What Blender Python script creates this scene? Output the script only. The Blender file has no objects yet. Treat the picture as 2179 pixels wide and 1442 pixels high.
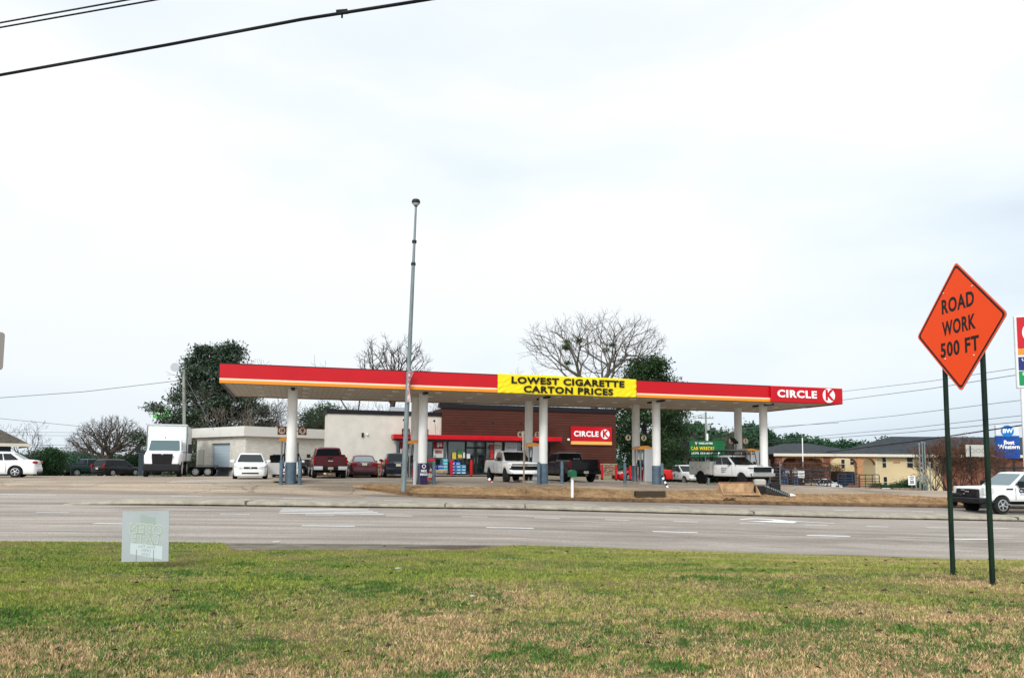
import bpy, bmesh, math, random
import numpy as np
from mathutils import Matrix, Vector
R = math.radians
sc = bpy.context.scene
col = sc.collection

# ---------------------------------------------------------------- camera
F, CX, CY = 1574.0, 1089.5, 860.0        # focal length and principal point in photo pixels (2179 wide)
EYE = 1.6
PITCH, ROLL = math.atan(125/1574.0), R(0.40)
cam = bpy.data.objects.new('camera', bpy.data.cameras.new('camera'))
col.objects.link(cam); sc.camera = cam
cam.data.sensor_width = 36.0
cam.data.lens = 36.0*F/2179
cam.data.shift_y = (CY-721)/2179
cam.data.clip_start = 0.1; cam.data.clip_end = 6000
CR = Matrix.Rotation(R(90)+PITCH, 3, 'X') @ Matrix.Rotation(ROLL, 3, 'Z')
cam.matrix_world = Matrix.Translation((0, 0, EYE)) @ CR.to_4x4()

# ---------------------------------------------------------------- world: overcast sky
SUN_EL, SUN_AZ = 33.0, 200.0             # azimuth clockwise from +Y: behind and left of the camera
sd = Vector((math.sin(R(SUN_AZ))*math.cos(R(SUN_EL)), math.cos(R(SUN_AZ))*math.cos(R(SUN_EL)), math.sin(R(SUN_EL))))
w = bpy.data.worlds.new('World'); sc.world = w; w.use_nodes = True
nt = w.node_tree; nt.nodes.clear()
def N(t, tree=None, **k):
    n = (tree or nt).nodes.new(t)
    for a, b in k.items(): setattr(n, a, b)
    return n
L = nt.links.new
out = N('ShaderNodeOutputWorld')
sky = N('ShaderNodeTexSky', sky_type='NISHITA'); sky.sun_disc = False
sky.sun_elevation = R(SUN_EL); sky.sun_rotation = R(SUN_AZ); sky.air_density = 1.0; sky.dust_density = 2.0
bg1 = N('ShaderNodeBackground'); bg1.inputs[1].default_value = 0.10
L(sky.outputs[0], bg1.inputs[0])
tc = N('ShaderNodeTexCoord')
mp = N('ShaderNodeMapping'); mp.inputs['Scale'].default_value = (1, 1, 2.6); mp.inputs['Location'].default_value = (.35, .2, .1)
L(tc.outputs['Generated'], mp.inputs[0])
n1 = N('ShaderNodeTexNoise'); n1.inputs['Scale'].default_value = 1.35; n1.inputs['Detail'].default_value = 5; n1.inputs['Roughness'].default_value = .48
n1.inputs['Distortion'].default_value = .25
L(mp.outputs[0], n1.inputs['Vector'])
cr = N('ShaderNodeValToRGB')
e = cr.color_ramp.elements
e[0].position = .38; e[0].color = (.69, .785, .87, 1)
e[1].position = .60; e[1].color = (.99, 1.0, 1.0, 1)
m = e.new(.47); m.color = (.84, .915, .965, 1)
L(n1.outputs['Fac'], cr.inputs[0])
# the veil of cloud is brightest round the hidden sun
vm = N('ShaderNodeVectorMath', operation='DOT_PRODUCT'); vm.inputs[1].default_value = sd
L(tc.outputs['Generated'], vm.inputs[0])
mx = N('ShaderNodeMath', operation='MAXIMUM'); mx.inputs[1].default_value = 0; L(vm.outputs['Value'], mx.inputs[0])
pw = N('ShaderNodeMath', operation='POWER'); pw.inputs[1].default_value = 4; L(mx.outputs[0], pw.inputs[0])
ma = N('ShaderNodeMath', operation='MULTIPLY_ADD'); ma.inputs[1].default_value = 1.6; ma.inputs[2].default_value = .98; L(pw.outputs[0], ma.inputs[0])
se = N('ShaderNodeSeparateXYZ'); L(tc.outputs['Generated'], se.inputs[0])
er = N('ShaderNodeMapRange'); er.inputs['From Min'].default_value = 0; er.inputs['From Max'].default_value = .30; er.inputs['To Min'].default_value = .55; er.inputs['To Max'].default_value = 0; L(se.outputs['Z'], er.inputs[0])
lo_ = N('ShaderNodeMix', data_type='RGBA'); L(er.outputs[0], lo_.inputs['Factor']); L(cr.outputs[0], lo_.inputs['A']); lo_.inputs['B'].default_value = (.66, .76, .86, 1)
bg2 = N('ShaderNodeBackground'); L(lo_.outputs['Result'], bg2.inputs[0]); L(ma.outputs[0], bg2.inputs[1])
ms = N('ShaderNodeMixShader'); ms.inputs[0].default_value = .90
L(bg1.outputs[0], ms.inputs[1]); L(bg2.outputs[0], ms.inputs[2]); L(ms.outputs[0], out.inputs[0])

sun = bpy.data.objects.new('sun', bpy.data.lights.new('sun', 'SUN')); col.objects.link(sun)
sun.data.energy = 1.5; sun.data.angle = R(14); sun.data.color = (1, .97, .92)
sun.rotation_euler = (-sd).to_track_quat('-Z', 'Y').to_euler()
sc.view_settings.view_transform = 'Standard'; sc.view_settings.look = 'None'
sc.view_settings.exposure = 0.2; sc.view_settings.gamma = 1.0
sc.cycles.max_bounces = 6; sc.cycles.transparent_max_bounces = 12
sc.cycles.caustics_reflective = False; sc.cycles.caustics_refractive = False

# ---------------------------------------------------------------- materials
MATS = {}
def mat(name, c, rough=.7, metal=0., var=0., vscale=3., c2=None, bump=0., bscale=30., spec=.5, coat=0., emit=None, estr=0., stretch=None, detail=4):
    if spec == .5 and rough > .15: spec = .18
    if name in MATS: return MATS[name]
    m = bpy.data.materials.new(name); m.use_nodes = True; t = m.node_tree; b = t.nodes['Principled BSDF']
    b.inputs['Base Color'].default_value = (*c, 1); b.inputs['Roughness'].default_value = rough; b.inputs['Metallic'].default_value = metal
    b.inputs['Specular IOR Level'].default_value = spec; b.inputs['Coat Weight'].default_value = coat; b.inputs['Coat Roughness'].default_value = .06
    if emit: b.inputs['Emission Color'].default_value = (*emit, 1); b.inputs['Emission Strength'].default_value = estr
    if var or bump or c2:
        co = N('ShaderNodeTexCoord', t); mp = N('ShaderNodeMapping', t)
        if stretch: mp.inputs['Scale'].default_value = stretch
        t.links.new(co.outputs['Object'], mp.inputs[0])
    if var or c2:
        n = N('ShaderNodeTexNoise', t); n.inputs['Scale'].default_value = vscale; n.inputs['Detail'].default_value = detail; n.inputs['Roughness'].default_value = .65
        t.links.new(mp.outputs[0], n.inputs['Vector'])
        r = N('ShaderNodeValToRGB', t); t.links.new(n.outputs['Fac'], r.inputs[0])
        a = c2 or tuple(x*(1-var) for x in c); bb = c if c2 else tuple(min(1, x*(1+var)) for x in c)
        r.color_ramp.elements[0].position = .35; r.color_ramp.elements[1].position = .65
        r.color_ramp.elements[0].color = (*a, 1); r.color_ramp.elements[1].color = (*bb, 1)
        t.links.new(r.outputs[0], b.inputs['Base Color'])
    if bump:
        n = N('ShaderNodeTexNoise', t); n.inputs['Scale'].default_value = bscale; n.inputs['Detail'].default_value = 3
        t.links.new(mp.outputs[0], n.inputs['Vector'])
        bp = N('ShaderNodeBump', t); bp.inputs['Strength'].default_value = bump; bp.inputs['Distance'].default_value = .02
        t.links.new(n.outputs['Fac'], bp.inputs['Height']); t.links.new(bp.outputs[0], b.inputs['Normal'])
    MATS[name] = m; return m

# ---------------------------------------------------------------- mesh builder
class MB:
    def __init__(s): s.v = []; s.f = []
    def add(s, vs, fs):
        o = len(s.v); s.v += [tuple(v) for v in vs]; s.f += [tuple(i+o for i in f) for f in fs]; return s
    def box(s, x0, x1, y0, y1, z0, z1, M=None):
        vs = [(x, y, z) for z in (z0, z1) for y in (y0, y1) for x in (x0, x1)]
        if M is not None: vs = [tuple(M @ Vector(v)) for v in vs]
        return s.add(vs, [(0, 2, 3, 1), (4, 5, 7, 6), (0, 1, 5, 4), (2, 6, 7, 3), (0, 4, 6, 2), (1, 3, 7, 5)])
    def cbox(s, c, d, M=None):
        return s.box(c[0]-d[0]/2, c[0]+d[0]/2, c[1]-d[1]/2, c[1]+d[1]/2, c[2]-d[2]/2, c[2]+d[2]/2, M)
    def rbox(s, x0, x1, y0, y1, z0, z1, r=.03):
        # box with all edges chamfered (convex hull of three shrunken boxes)
        if x1 < x0: x0, x1 = x1, x0
        if y1 < y0: y0, y1 = y1, y0
        if z1 < z0: z0, z1 = z1, z0
        r = min(r, (x1-x0)/2.1, (y1-y0)/2.1, (z1-z0)/2.1)
        rings = []
        for z, q in ((z0, r), (z0+r, 0), (z1-r, 0), (z1, r)):
            rings.append([(x0+q, y0+r*1.0+q*0, z), (x0+r+q*0, y0+q, z), (x1-r, y0+q, z), (x1-q, y0+r, z), (x1-q, y1-r, z), (x1-r, y1-q, z), (x0+r, y1-q, z), (x0+q, y1-r, z)])
        return s.loft(rings)
    def loft(s, rings, caps=True, closed=True):
        n = len(rings[0]); o = len(s.v)
        for r in rings: s.v += [tuple(p) for p in r]
        for i in range(len(rings)-1):
            for j in range(n if closed else n-1):
                a = o+i*n+j; b = o+i*n+(j+1) % n
                s.f.append((a, b, b+n, a+n))
        if caps:
            s.f.append(tuple(o+j for j in reversed(range(n)))); s.f.append(tuple(o+(len(rings)-1)*n+j for j in range(n)))
        return s
    def tube(s, p0, p1, r0, r1=None, n=8, caps=True):
        r1 = r0 if r1 is None else r1
        p0, p1 = Vector(p0), Vector(p1); d = (p1-p0)
        if d.length < 1e-6: return s
        d.normalize(); a = d.orthogonal().normalized(); b = d.cross(a)
        rg = lambda p, r: [p+(a*math.cos(2*math.pi*i/n)+b*math.sin(2*math.pi*i/n))*r for i in range(n)]
        return s.loft([rg(p0, r0), rg(p1, r1)], caps)
    def path(s, pts, rs, n=6, caps=True):
        pts = [Vector(p) for p in pts]; rings = []; a = None
        if not hasattr(rs, '__len__'): rs = [rs]*len(pts)
        for i, p in enumerate(pts):
            d = (pts[min(i+1, len(pts)-1)]-pts[max(i-1, 0)]).normalized()
            if a is None: a = d.orthogonal().normalized()
            a = (a-d*a.dot(d)); a = a.normalized() if a.length > 1e-5 else d.orthogonal().normalized()
            b = d.cross(a)
            rings.append([p+(a*math.cos(2*math.pi*k/n)+b*math.sin(2*math.pi*k/n))*rs[i] for k in range(n)])
        return s.loft(rings, caps)
    def lathe(s, prof, c=(0, 0, 0), axis='Z', n=16):
        rings = []
        for r, h in prof:
            ring = []
            for i in range(n):
                t = 2*math.pi*i/n; x, y = r*math.cos(t), r*math.sin(t)
                p = {'Z': (x, y, h), 'Y': (x, h, -y), 'X': (h, x, y)}[axis]
                ring.append((p[0]+c[0], p[1]+c[1], p[2]+c[2]))
            rings.append(ring)
        return s.loft(rings)
    def prism(s, pts, a, b, axis='Y'):
        # pts: outline in the two other axes, extruded from a to b along axis
        mk = {'Y': lambda p, t: (p[0], t, p[1]), 'X': lambda p, t: (t, p[0], p[1]), 'Z': lambda p, t: (p[0], p[1], t)}[axis]
        return s.loft([[mk(p, a) for p in pts], [mk(p, b) for p in pts]])
    def slab(s, a, b, c, d, u0=0, u1=1, v0=0, v1=1, off=.012, th=.012, rnd=0):
        # thin pane on the patch a,b,c,d (a->b along u, a->d along v), offset outwards along its normal
        a, b, c, d = map(Vector, (a, b, c, d))
        P = lambda u, v: (a*(1-u)+b*u)*(1-v)+(d*(1-u)+c*u)*v
        n = (b-a).cross(d-a); n.normalize()
        k = rnd
        if k: uv = [(u0+k, v0), (u1-k, v0), (u1, v0+k*1.6), (u1, v1-k*1.6), (u1-k, v1), (u0+k, v1), (u0, v1-k*1.6), (u0, v0+k*1.6)]
        else: uv = [(u0, v0), (u1, v0), (u1, v1), (u0, v1)]
        q = [P(u, v) for u, v in uv]
        return s.loft([[p+n*(off-th) for p in q], [p+n*off for p in q]])
    def build(s, name, m, parent=None, smooth=None):
        me = bpy.data.meshes.new(name); me.from_pydata(s.v, [], s.f); me.update()
        bm = bmesh.new(); bm.from_mesh(me); bmesh.ops.recalc_face_normals(bm, faces=bm.faces); bm.to_mesh(me); bm.free()
        me.materials.append(m)
        if smooth:
            me.polygons.foreach_set('use_smooth', [True]*len(me.polygons)); me.set_sharp_from_angle(angle=R(smooth))
        o = bpy.data.objects.new(name, me); col.objects.link(o); o.parent = parent
        return o
def fastmesh(name, v, f, m, parent=None, k=4):
    me = bpy.data.meshes.new(name); v = np.asarray(v, dtype=np.float32); f = np.asarray(f, dtype=np.int32)
    me.vertices.add(len(v)); me.vertices.foreach_set('co', v.ravel())
    me.loops.add(f.size); me.loops.foreach_set('vertex_index', f.ravel())
    me.polygons.add(len(f)); me.polygons.foreach_set('loop_start', np.arange(0, f.size, k, dtype=np.int32))
    me.update(calc_edges=True); me.materials.append(m)
    o = bpy.data.objects.new(name, me); col.objects.link(o); o.parent = parent
    return o
def tag(o, label=None, cat=None, group=None, kind=None):
    if label: o['label'] = label
    if cat: o['category'] = cat
    if group: o['group'] = group
    if kind: o['kind'] = kind
    return o
def thing(name, label, cat, loc=(0, 0, 0), rz=0, group=None):
    o = bpy.data.objects.new(name, None); o.empty_display_size = .3; col.objects.link(o)
    o.location = loc; o.rotation_euler = (0, 0, rz)
    return tag(o, label, cat, group)
def text(s, size, m, parent, c=(0, 0, 0), name='lettering', bold=.0, ext=.006, sx=1., M=None, space=1., align='CENTER', line=1., fit=None, cap=None):
    # lettering facing local -Y, centred on c
    cu = bpy.data.curves.new('t', 'FONT'); cu.body = s; cu.size = size; cu.offset = bold*size; cu.extrude = ext
    cu.align_x = align; cu.align_y = 'CENTER'; cu.space_character = space; cu.space_line = line; cu.resolution_u = 3
    o = bpy.data.objects.new('t', cu); col.objects.link(o)
    dg = bpy.context.evaluated_depsgraph_get(); dg.update()
    me = bpy.data.meshes.new_from_object(o.evaluated_get(dg))
    bpy.data.objects.remove(o); bpy.data.curves.remove(cu)
    if fit or cap:
        xs_ = [v.co.x for v in me.vertices]; ys_ = [v.co.y for v in me.vertices]; mx_, my_ = (max(xs_)+min(xs_))/2, (max(ys_)+min(ys_))/2
        me.transform(Matrix.Translation((-mx_, -my_, 0)))
        if cap: k = cap/(max(ys_)-min(ys_)); me.transform(Matrix.Diagonal((k, k, 1, 1))); xs_ = [x*k for x in xs_]
        if fit: sx = fit/(max(xs_)-min(xs_))
    T = Matrix.Translation(c) @ (M if M is not None else Matrix.Identity(4)) @ Matrix.Rotation(R(90), 4, 'X') @ Matrix.Diagonal((sx, 1, 1, 1))
    me.transform(T); me.name = name; me.materials.clear(); me.materials.append(m)
    r = bpy.data.objects.new(name, me); col.objects.link(r); r.parent = parent
    return r
def copy_tree(o, parent=None):
    c = o.copy(); col.objects.link(c); c.parent = parent
    for ch in o.children: copy_tree(ch, c)
    return c

# ---------------------------------------------------------------- terrain: drop below eye level
XS = [-200, -60, -20, -11, 0, 15, 28, 60, 260]
ROWS = [(-80, [1.6]*9), (5, [1.57]*9), (10, [1.56]*9),
 (18,   [1.5, 1.6, 1.66, 1.74, 1.97, 2.72, 2.9, 3.0, 3.0]),
 (22,   [1.4, 1.5, 1.59, 1.68, 1.90, 2.42, 2.6, 2.8, 3.0]),
 (28.8, [1.2, 1.3, 1.48, 1.60, 1.79, 2.25, 2.55, 2.8, 3.0]),
 (35,   [1.1, 1.2, 1.25, 1.38, 1.70, 2.05, 2.28, 2.6, 2.9]),
 (36.5, [1.05, 1.05, 1.08, 1.12, 1.275, 1.58, 1.9, 2.4, 2.8]),
 (38.5, [1.0, .95, .95, .93, 1.0, 1.18, 1.6, 2.1, 2.6]),
 (45,   [1.0, 1.0, 1.0, 1.0, 1.10, 1.2, 1.65, 2.2, 2.7]),
 (52,   [1.0, 1.05, 1.03, .98, .95, 1.4, 1.85, 2.4, 3.0]),
 (62,   [1.3, 1.25, 1.15, 1.05, 1.05, 1.65, 2.2, 2.9, 3.5]),
 (80,   [1.7, 1.62, 1.5, 1.4, 1.3, 2.1, 2.9, 3.7, 4.5]),
 (110,  [2.4, 2.2, 2.0, 1.8, 1.8, 3.0, 3.8, 4.6, 5.5]),
 (400,  [4]*9), (5000, [6]*9)]
RT = .194
_Y = [r[0] for r in ROWS]; _D = [r[1] for r in ROWS]
def drop(X, Yc):
    return float(np.interp(Yc, _Y, [np.interp(X, XS, d) for d in _D]))
def gz(X, Y): return EYE-drop(X, Y-RT*X)
def ray(u, v): return CR @ Vector(((u-CX)/F, -(v-CY)/F, -1))
def W(u, v, Y):
    d = ray(u, v); k = Y/d.y
    return Vector((d.x*k, Y, EYE+d.z*k))
def at(u, Y):
    # ground point seen in photo column u at distance Y
    v = 1020.
    for _ in range(5):
        p = W(u, v, Y); z = gz(p.x, Y); v += (p.z-z)*F/Y
    return Vector((p.x, Y, z))
def line(u, Y0, m):
    # point on the vertical plane Y = Y0 + m*X seen in column u near eye level
    d = ray(u, 985); X = Y0*d.x/(d.y-m*d.x)
    return Vector((X, Y0+m*X, gz(X, Y0+m*X)))
# ================================================================ GROUND
def mixmat(name, cols, scales, bump=.4, bscale=60, rough=.95, fine=.25, fscale=90, stretch=(1, 1, 1), cracks=0, streak=0):
    m = bpy.data.materials.new(name); m.use_nodes = True; t = m.node_tree; b = t.nodes['Principled BSDF']
    b.inputs['Roughness'].default_value = rough; b.inputs['Specular IOR Level'].default_value = .2
    co = N('ShaderNodeTexCoord', t); mp = N('ShaderNodeMapping', t); mp.inputs['Scale'].default_value = stretch
    if stretch[0] != 1:
        mr_ = N('ShaderNodeMapping', t); mr_.inputs['Rotation'].default_value = (0, 0, -math.atan(RT)); t.links.new(co.outputs['Object'], mr_.inputs[0]); t.links.new(mr_.outputs[0], mp.inputs[0])
    else: t.links.new(co.outputs['Object'], mp.inputs[0])
    prev = None
    for i, (c, scl) in enumerate(zip(cols[1:], scales)):
        n = N('ShaderNodeTexNoise', t); n.inputs['Scale'].default_value = scl; n.inputs['Detail'].default_value = 6; n.inputs['Roughness'].default_value = .62
        mp2 = N('ShaderNodeMapping', t); mp2.inputs['Location'].default_value = (7.3*i, 3.1*i, 0); t.links.new(mp.outputs[0], mp2.inputs[0])
        t.links.new(mp2.outputs[0], n.inputs['Vector'])
        r = N('ShaderNodeMapRange', t); r.inputs['From Min'].default_value = .44; r.inputs['From Max'].default_value = .60; t.links.new(n.outputs['Fac'], r.inputs[0])
        mx = N('ShaderNodeMix', t, data_type='RGBA'); t.links.new(r.outputs[0], mx.inputs['Factor'])
        if prev is None: mx.inputs['A'].default_value = (*cols[0], 1)
        else: t.links.new(prev, mx.inputs['A'])
        mx.inputs['B'].default_value = (*c, 1); prev = mx.outputs['Result']
    n = N('ShaderNodeTexNoise', t); n.inputs['Scale'].default_value = fscale; n.inputs['Detail'].default_value = 2; t.links.new(co.outputs['Object'], n.inputs['Vector'])
    mr = N('ShaderNodeMapRange', t); mr.inputs['From Min'].default_value = .3; mr.inputs['From Max'].default_value = .7; mr.inputs['To Min'].default_value = 1-fine; mr.inputs['To Max'].default_value = 1+fine
    t.links.new(n.outputs['Fac'], mr.inputs[0])
    mm = N('ShaderNodeVectorMath', t, operation='SCALE'); t.links.new(prev, mm.inputs[0]); t.links.new(mr.outputs[0], mm.inputs['Scale'])
    res = mm.outputs[0]
    if cracks:
        wp = N('ShaderNodeTexNoise', t); wp.inputs['Scale'].default_value = .7; wp.inputs['Detail'].default_value = 5; t.links.new(co.outputs['Object'], wp.inputs['Vector'])
        ad = N('ShaderNodeVectorMath', t, operation='MULTIPLY_ADD'); ad.inputs[1].default_value = (1.6, 1.6, 0); t.links.new(wp.outputs['Color'], ad.inputs[0]); t.links.new(co.outputs['Object'], ad.inputs[2])
        vo = N('ShaderNodeTexVoronoi', t, feature='DISTANCE_TO_EDGE'); vo.inputs['Scale'].default_value = cracks; t.links.new(ad.outputs[0], vo.inputs['Vector'])
        rr = N('ShaderNodeMapRange', t); rr.inputs['From Max'].default_value = .012; rr.inputs['To Min'].default_value = .6; t.links.new(vo.outputs['Distance'], rr.inputs[0])
        s2 = N('ShaderNodeVectorMath', t, operation='SCALE'); t.links.new(res, s2.inputs[0]); t.links.new(rr.outputs[0], s2.inputs['Scale']); res = s2.outputs[0]
    if streak:
        m3 = N('ShaderNodeMapping', t); m3.inputs['Scale'].default_value = (.045, 1.5, 1); t.links.new(mr_.outputs[0], m3.inputs[0])
        n3 = N('ShaderNodeTexNoise', t); n3.inputs['Scale'].default_value = 1; n3.inputs['Detail'].default_value = 4; n3.inputs['Roughness'].default_value = .7; t.links.new(m3.outputs[0], n3.inputs['Vector'])
        r3 = N('ShaderNodeMapRange', t); r3.inputs['From Min'].default_value = .3; r3.inputs['From Max'].default_value = .7; r3.inputs['To Min'].default_value = 1-streak; r3.inputs['To Max'].default_value = 1+streak*.6; t.links.new(n3.outputs['Fac'], r3.inputs[0])
        s3 = N('ShaderNodeVectorMath', t, operation='SCALE'); t.links.new(res, s3.inputs[0]); t.links.new(r3.outputs[0], s3.inputs['Scale']); res = s3.outputs[0]
    t.links.new(res, b.inputs['Base Color'])
    if bump:
        n = N('ShaderNodeTexNoise', t); n.inputs['Scale'].default_value = bscale; n.inputs['Detail'].default_value = 4; t.links.new(co.outputs['Object'], n.inputs['Vector'])
        bp = N('ShaderNodeBump', t); bp.inputs['Strength'].default_value = bump; bp.inputs['Distance'].default_value = .03
        t.links.new(n.outputs['Fac'], bp.inputs['Height']); t.links.new(bp.outputs[0], b.inputs['Normal'])
    MATS[name] = m; return m
STRAW, GREEN, DKGREEN = (.54, .375, .205), (.255, .30, .055), (.075, .165, .03)
m_lawn = mixmat('lawn_soil', [(.20, .13, .065), (.11, .115, .03), (.05, .08, .02)], [.35, .8], bump=.8, bscale=25, fine=.45, fscale=40)
m_road = mixmat('asphalt_pale', [(.345, .303, .262), (.275, .238, .205), (.395, .35, .305)], [.25, .9], bump=.25, bscale=120, fine=.30, fscale=30, rough=.85, stretch=(.25, 1, 1), streak=.30)
m_lot = mixmat('lot_asphalt', [(.36, .285, .215), (.25, .20, .155), (.43, .345, .26)], [.22, .7], bump=.3, bscale=60, fine=.22, fscale=16, rough=.85, stretch=(.35, 1, 1), cracks=.22, streak=.34)
m_verge = mixmat('dead_grass', [(.34, .215, .11), (.21, .13, .065), (.42, .29, .165)], [.7, 2.2], bump=.9, bscale=18, fine=.35, fscale=22, stretch=(.6, 1, 1))
m_conc = mat('kerb_concrete', (.35, .315, .25), .9, var=.22, vscale=2.5, bump=.3, bscale=40)
m_pad = mixmat('pale_concrete', [(.42, .37, .30), (.34, .29, .23), (.47, .42, .35)], [.3, 1.2], bump=.15, fine=.08, fscale=25, stretch=(.4, 1, 1))
m_far = mixmat('far_land', [(.14, .13, .07), (.07, .09, .04), (.22, .18, .10)], [.02, .06], bump=0, fine=.2, fscale=.8)
m_paint = mat('road_paint', (.78, .78, .76), .7, var=.12, vscale=12)
m_seam = mat('tar_seam', (.12, .11, .10), .8)
m_footline = mat('dark_brown', (.10, .075, .05), .95, var=.4, vscale=6, bump=.5, bscale=30)

def knots(x0, x1, st, extra):
    s = set(np.round(np.arange(x0, x1+1e-6, st), 4).tolist()) | {x for x in extra if x0 <= x <= x1} | {x0, x1}
    return sorted(s)
def sheet(name, m, x0, x1, y0, y1, st=4., sy=2., dz=0., parent=None, clip=None, rough=0., seed=1, kind='structure', label=None):
    # sheet over X in [x0,x1], road-aligned depth in [y0(X),y1(X)], draped on the terrain
    rnd = random.Random(seed)
    fy0 = y0 if callable(y0) else (lambda X: y0); fy1 = y1 if callable(y1) else (lambda X: y1)
    xs = knots(x0, x1, st, XS); a, b = min(fy0(x) for x in xs), max(fy1(x) for x in xs)
    if not callable(y0) and not callable(y1): ts = knots(y0, y1, sy, _Y); grid = [[(X, t) for t in ts] for X in xs]
    else:
        n = max(2, int((b-a)/sy)+1); grid = [[(X, fy0(X)+(fy1(X)-fy0(X))*i/(n-1)) for i in range(n)] for X in xs]
    v = []; f = []; n = len(grid[0])
    for r in grid:
        for X, t in r: v.append((X, t+RT*X, EYE-drop(X, t)+dz+rough*(rnd.random()-.5)))
    for i in range(len(grid)-1):
        for j in range(n-1):
            a = i*n+j; f.append((a, a+1, a+n+1, a+n))
    o = MB().add(v, [tuple(reversed(q)) for q in f]); o = o.build(name, m, parent)
    for p in o.data.polygons: p.use_smooth = True
    if parent is None and kind: o['kind'] = kind
    if label: o['label'] = label
    return o

def near_edge(X):                                     # where the lawn meets the near lane
    a = 18.0
    if -6.6 < X < .4:
        t = min(1, (X+6.6)/1.2, (.4-X)/1.6); a -= 2.1*t*t*(3-2*t)
    return a
sheet('ground', m_far, -1500, 1500, -60, 4500, st=150, sy=200, dz=-.35)
sheet('lawn', m_lawn, -60, 80, -22, near_edge, st=.7, sy=.7, dz=.02, rough=.02)
sheet('road', m_road, -150, 220, 15.6, 35.05, st=4, sy=1, dz=0)
sheet('parking_lot', m_lot, -70, 75, 35.0, 82, st=3, sy=1.5, dz=.004)
sheet('road_shoulder', m_lot, -70, -6.5, 33.6, 35.05, st=3, sy=1.5, dz=.010)
sheet('verge', m_verge, -7.5, 120, lambda X: 35.2 + max(0, (-4.5-X))*.42, lambda X: 36.9+.25*math.sin(X*.7) - max(0, (-4.5-X))*.1, st=.5, sy=.25, dz=.035, rough=.045)
sheet('forecourt', m_pad, -16, 22, lambda X: 38.9+.09*X+(.2*math.sin(X)), lambda X: 46.5+.10*X, st=1.5, sy=1, dz=.012)
sheet('shop_walkway', m_pad, -12, 14, lambda X: 52.6+.15*X, lambda X: 56.2+.15*X, st=1.5, sy=1, dz=.10)

def strip(name, m, x0, x1, prof, st=1., kind='structure', dz=0):
    # kerb-like extrusion: prof is a list of (depth, height)
    xs = knots(x0, x1, st, XS); rings = []
    for X in xs: rings.append([(X, (t(X) if callable(t) else t)+RT*X, EYE-drop(X, (t(X) if callable(t) else t))+h*min(1, (X-x0)/2.5+.15, (x1-X)/2.+.1)+dz) for t, h in prof])
    o = MB().loft(rings).build(name, m, None); o['kind'] = kind; return o
strip('median_kerb', m_conc, -15.5, 150, [(28.8, -.05), (28.83, .13), (28.95, .165), (30.0, .165), (30.12, .13), (30.15, -.05)])
strip('kerb_base_band', mat('kerb_base_band', (.05, .038, .026), .95, var=.5, vscale=2.5), -15.2, 150, [(28.775, -.05), (28.785, .055), (28.84, .06), (28.86, -.05)])  # dark uneven band along the lower near face of the median
strip('far_kerb', mat('dirty_kerb', (.14, .085, .045), .95, var=.45, vscale=3), -7.3, 150, [(lambda X: 35.0+max(0, -4.5-X)*.42, -.05), (lambda X: 35.02+max(0, -4.5-X)*.42, .085), (lambda X: 35.25+max(0, -4.5-X)*.42, .10), (lambda X: 35.3+max(0, -4.5-X)*.42, -.05)])
strip('near_kerb', mat('mossy_kerb', (.20, .17, .09), .95, var=.35, vscale=4), 6.5, 60, [(17.78, -.05), (17.8, .06), (18.0, .07), (18.03, -.05)])
for u_ in (540, 952, 1118, 1592, 2140):
    X_k = (u_-CX)/F*29.4/(1-(u_-CX)/F*RT); zk = EYE-drop(X_k, 29.4); o = MB().box(X_k-.02, X_k+.02, 28.77+RT*X_k, 30.16+RT*X_k, zk-.06, zk+.172).build('kerb_joint', MATS['tar_seam'], None); o['kind'] = 'structure'
# gutter apron of the storm drain
sheet('gutter_apron', mat('gutter_concrete', (.17, .15, .115), .9, var=.35, vscale=2), -6.5, .2, lambda X: near_edge(X)+.05, 17.98, st=.4, sy=.5, dz=.012)
sheet('puddle', mat('wet_silt', (.045, .038, .026), .25, var=.2, vscale=3), -2.35, -.2, lambda X: 16.95-.55*math.sqrt(max(0, 1-((X+1.27)/1.09)**2)), lambda X: 16.95+.55*math.sqrt(max(0, 1-((X+1.27)/1.09)**2)), st=.2, sy=.2, dz=.02)
strip('gutter_lip', mat('mossy_kerb', (0, 0, 0)), -6.3, .1, [(lambda X: near_edge(X)-.02, -.05), (lambda X: near_edge(X), .05), (lambda X: near_edge(X)+.10, .05), (lambda X: near_edge(X)+.12, -.05)], st=.3)

# road markings: each row of paint is one structure
def dashes(name, t, w, spans, m=m_paint, dz=.008):
    mb = MB()
    for a, b in spans:
        xs = knots(a, b, 1., XS)
        for i in range(len(xs)-1):
            q = []
            for X, tt in ((xs[i], t-w/2), (xs[i+1], t-w/2), (xs[i+1], t+w/2), (xs[i], t+w/2)):
                q.append((X, tt+RT*X, EYE-drop(X, tt)+dz))
            mb.add(q, [(0, 1, 2, 3)])
    o = mb.build(name, m, None); o['kind'] = 'structure'; return o
def colx(u, t):                                        # X of photo column u on the road line at depth t
    q = (u-CX)/F; return q*t/(1-q*RT)
D = lambda t, L_: [(colx(a, t), colx(b, t)) for a, b in L_]
dashes('lane_dashes', 22, .16, D(22, [(210, 322), (-240, -120), (649, 760), (1037, 1137), (1388, 1482), (1712, 1803), (2009, 2094), (2280, 2360)]))
dashes('dotted_line', 25.5, .12, D(25.5, [(87, 157), (-110, -40), (283, 345), (475, 538), (655, 716), (825, 881), (985, 1039), (1139, 1191), (1287, 1338), (1432, 1483), (1571, 1623), (1708, 1757), (1838, 1885), (1965, 2011), (2090, 2138), (2205, 2250)]))
dashes('lane_dashes', 32.6, .13, D(32.6, [(-90, 128), (370, 437), (607, 668), (820, 880), (1020, 1075), (1220, 1270), (1414, 1461), (1596, 1644), (1771, 1813), (1936, 1980), (2095, 2140)]))
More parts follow.
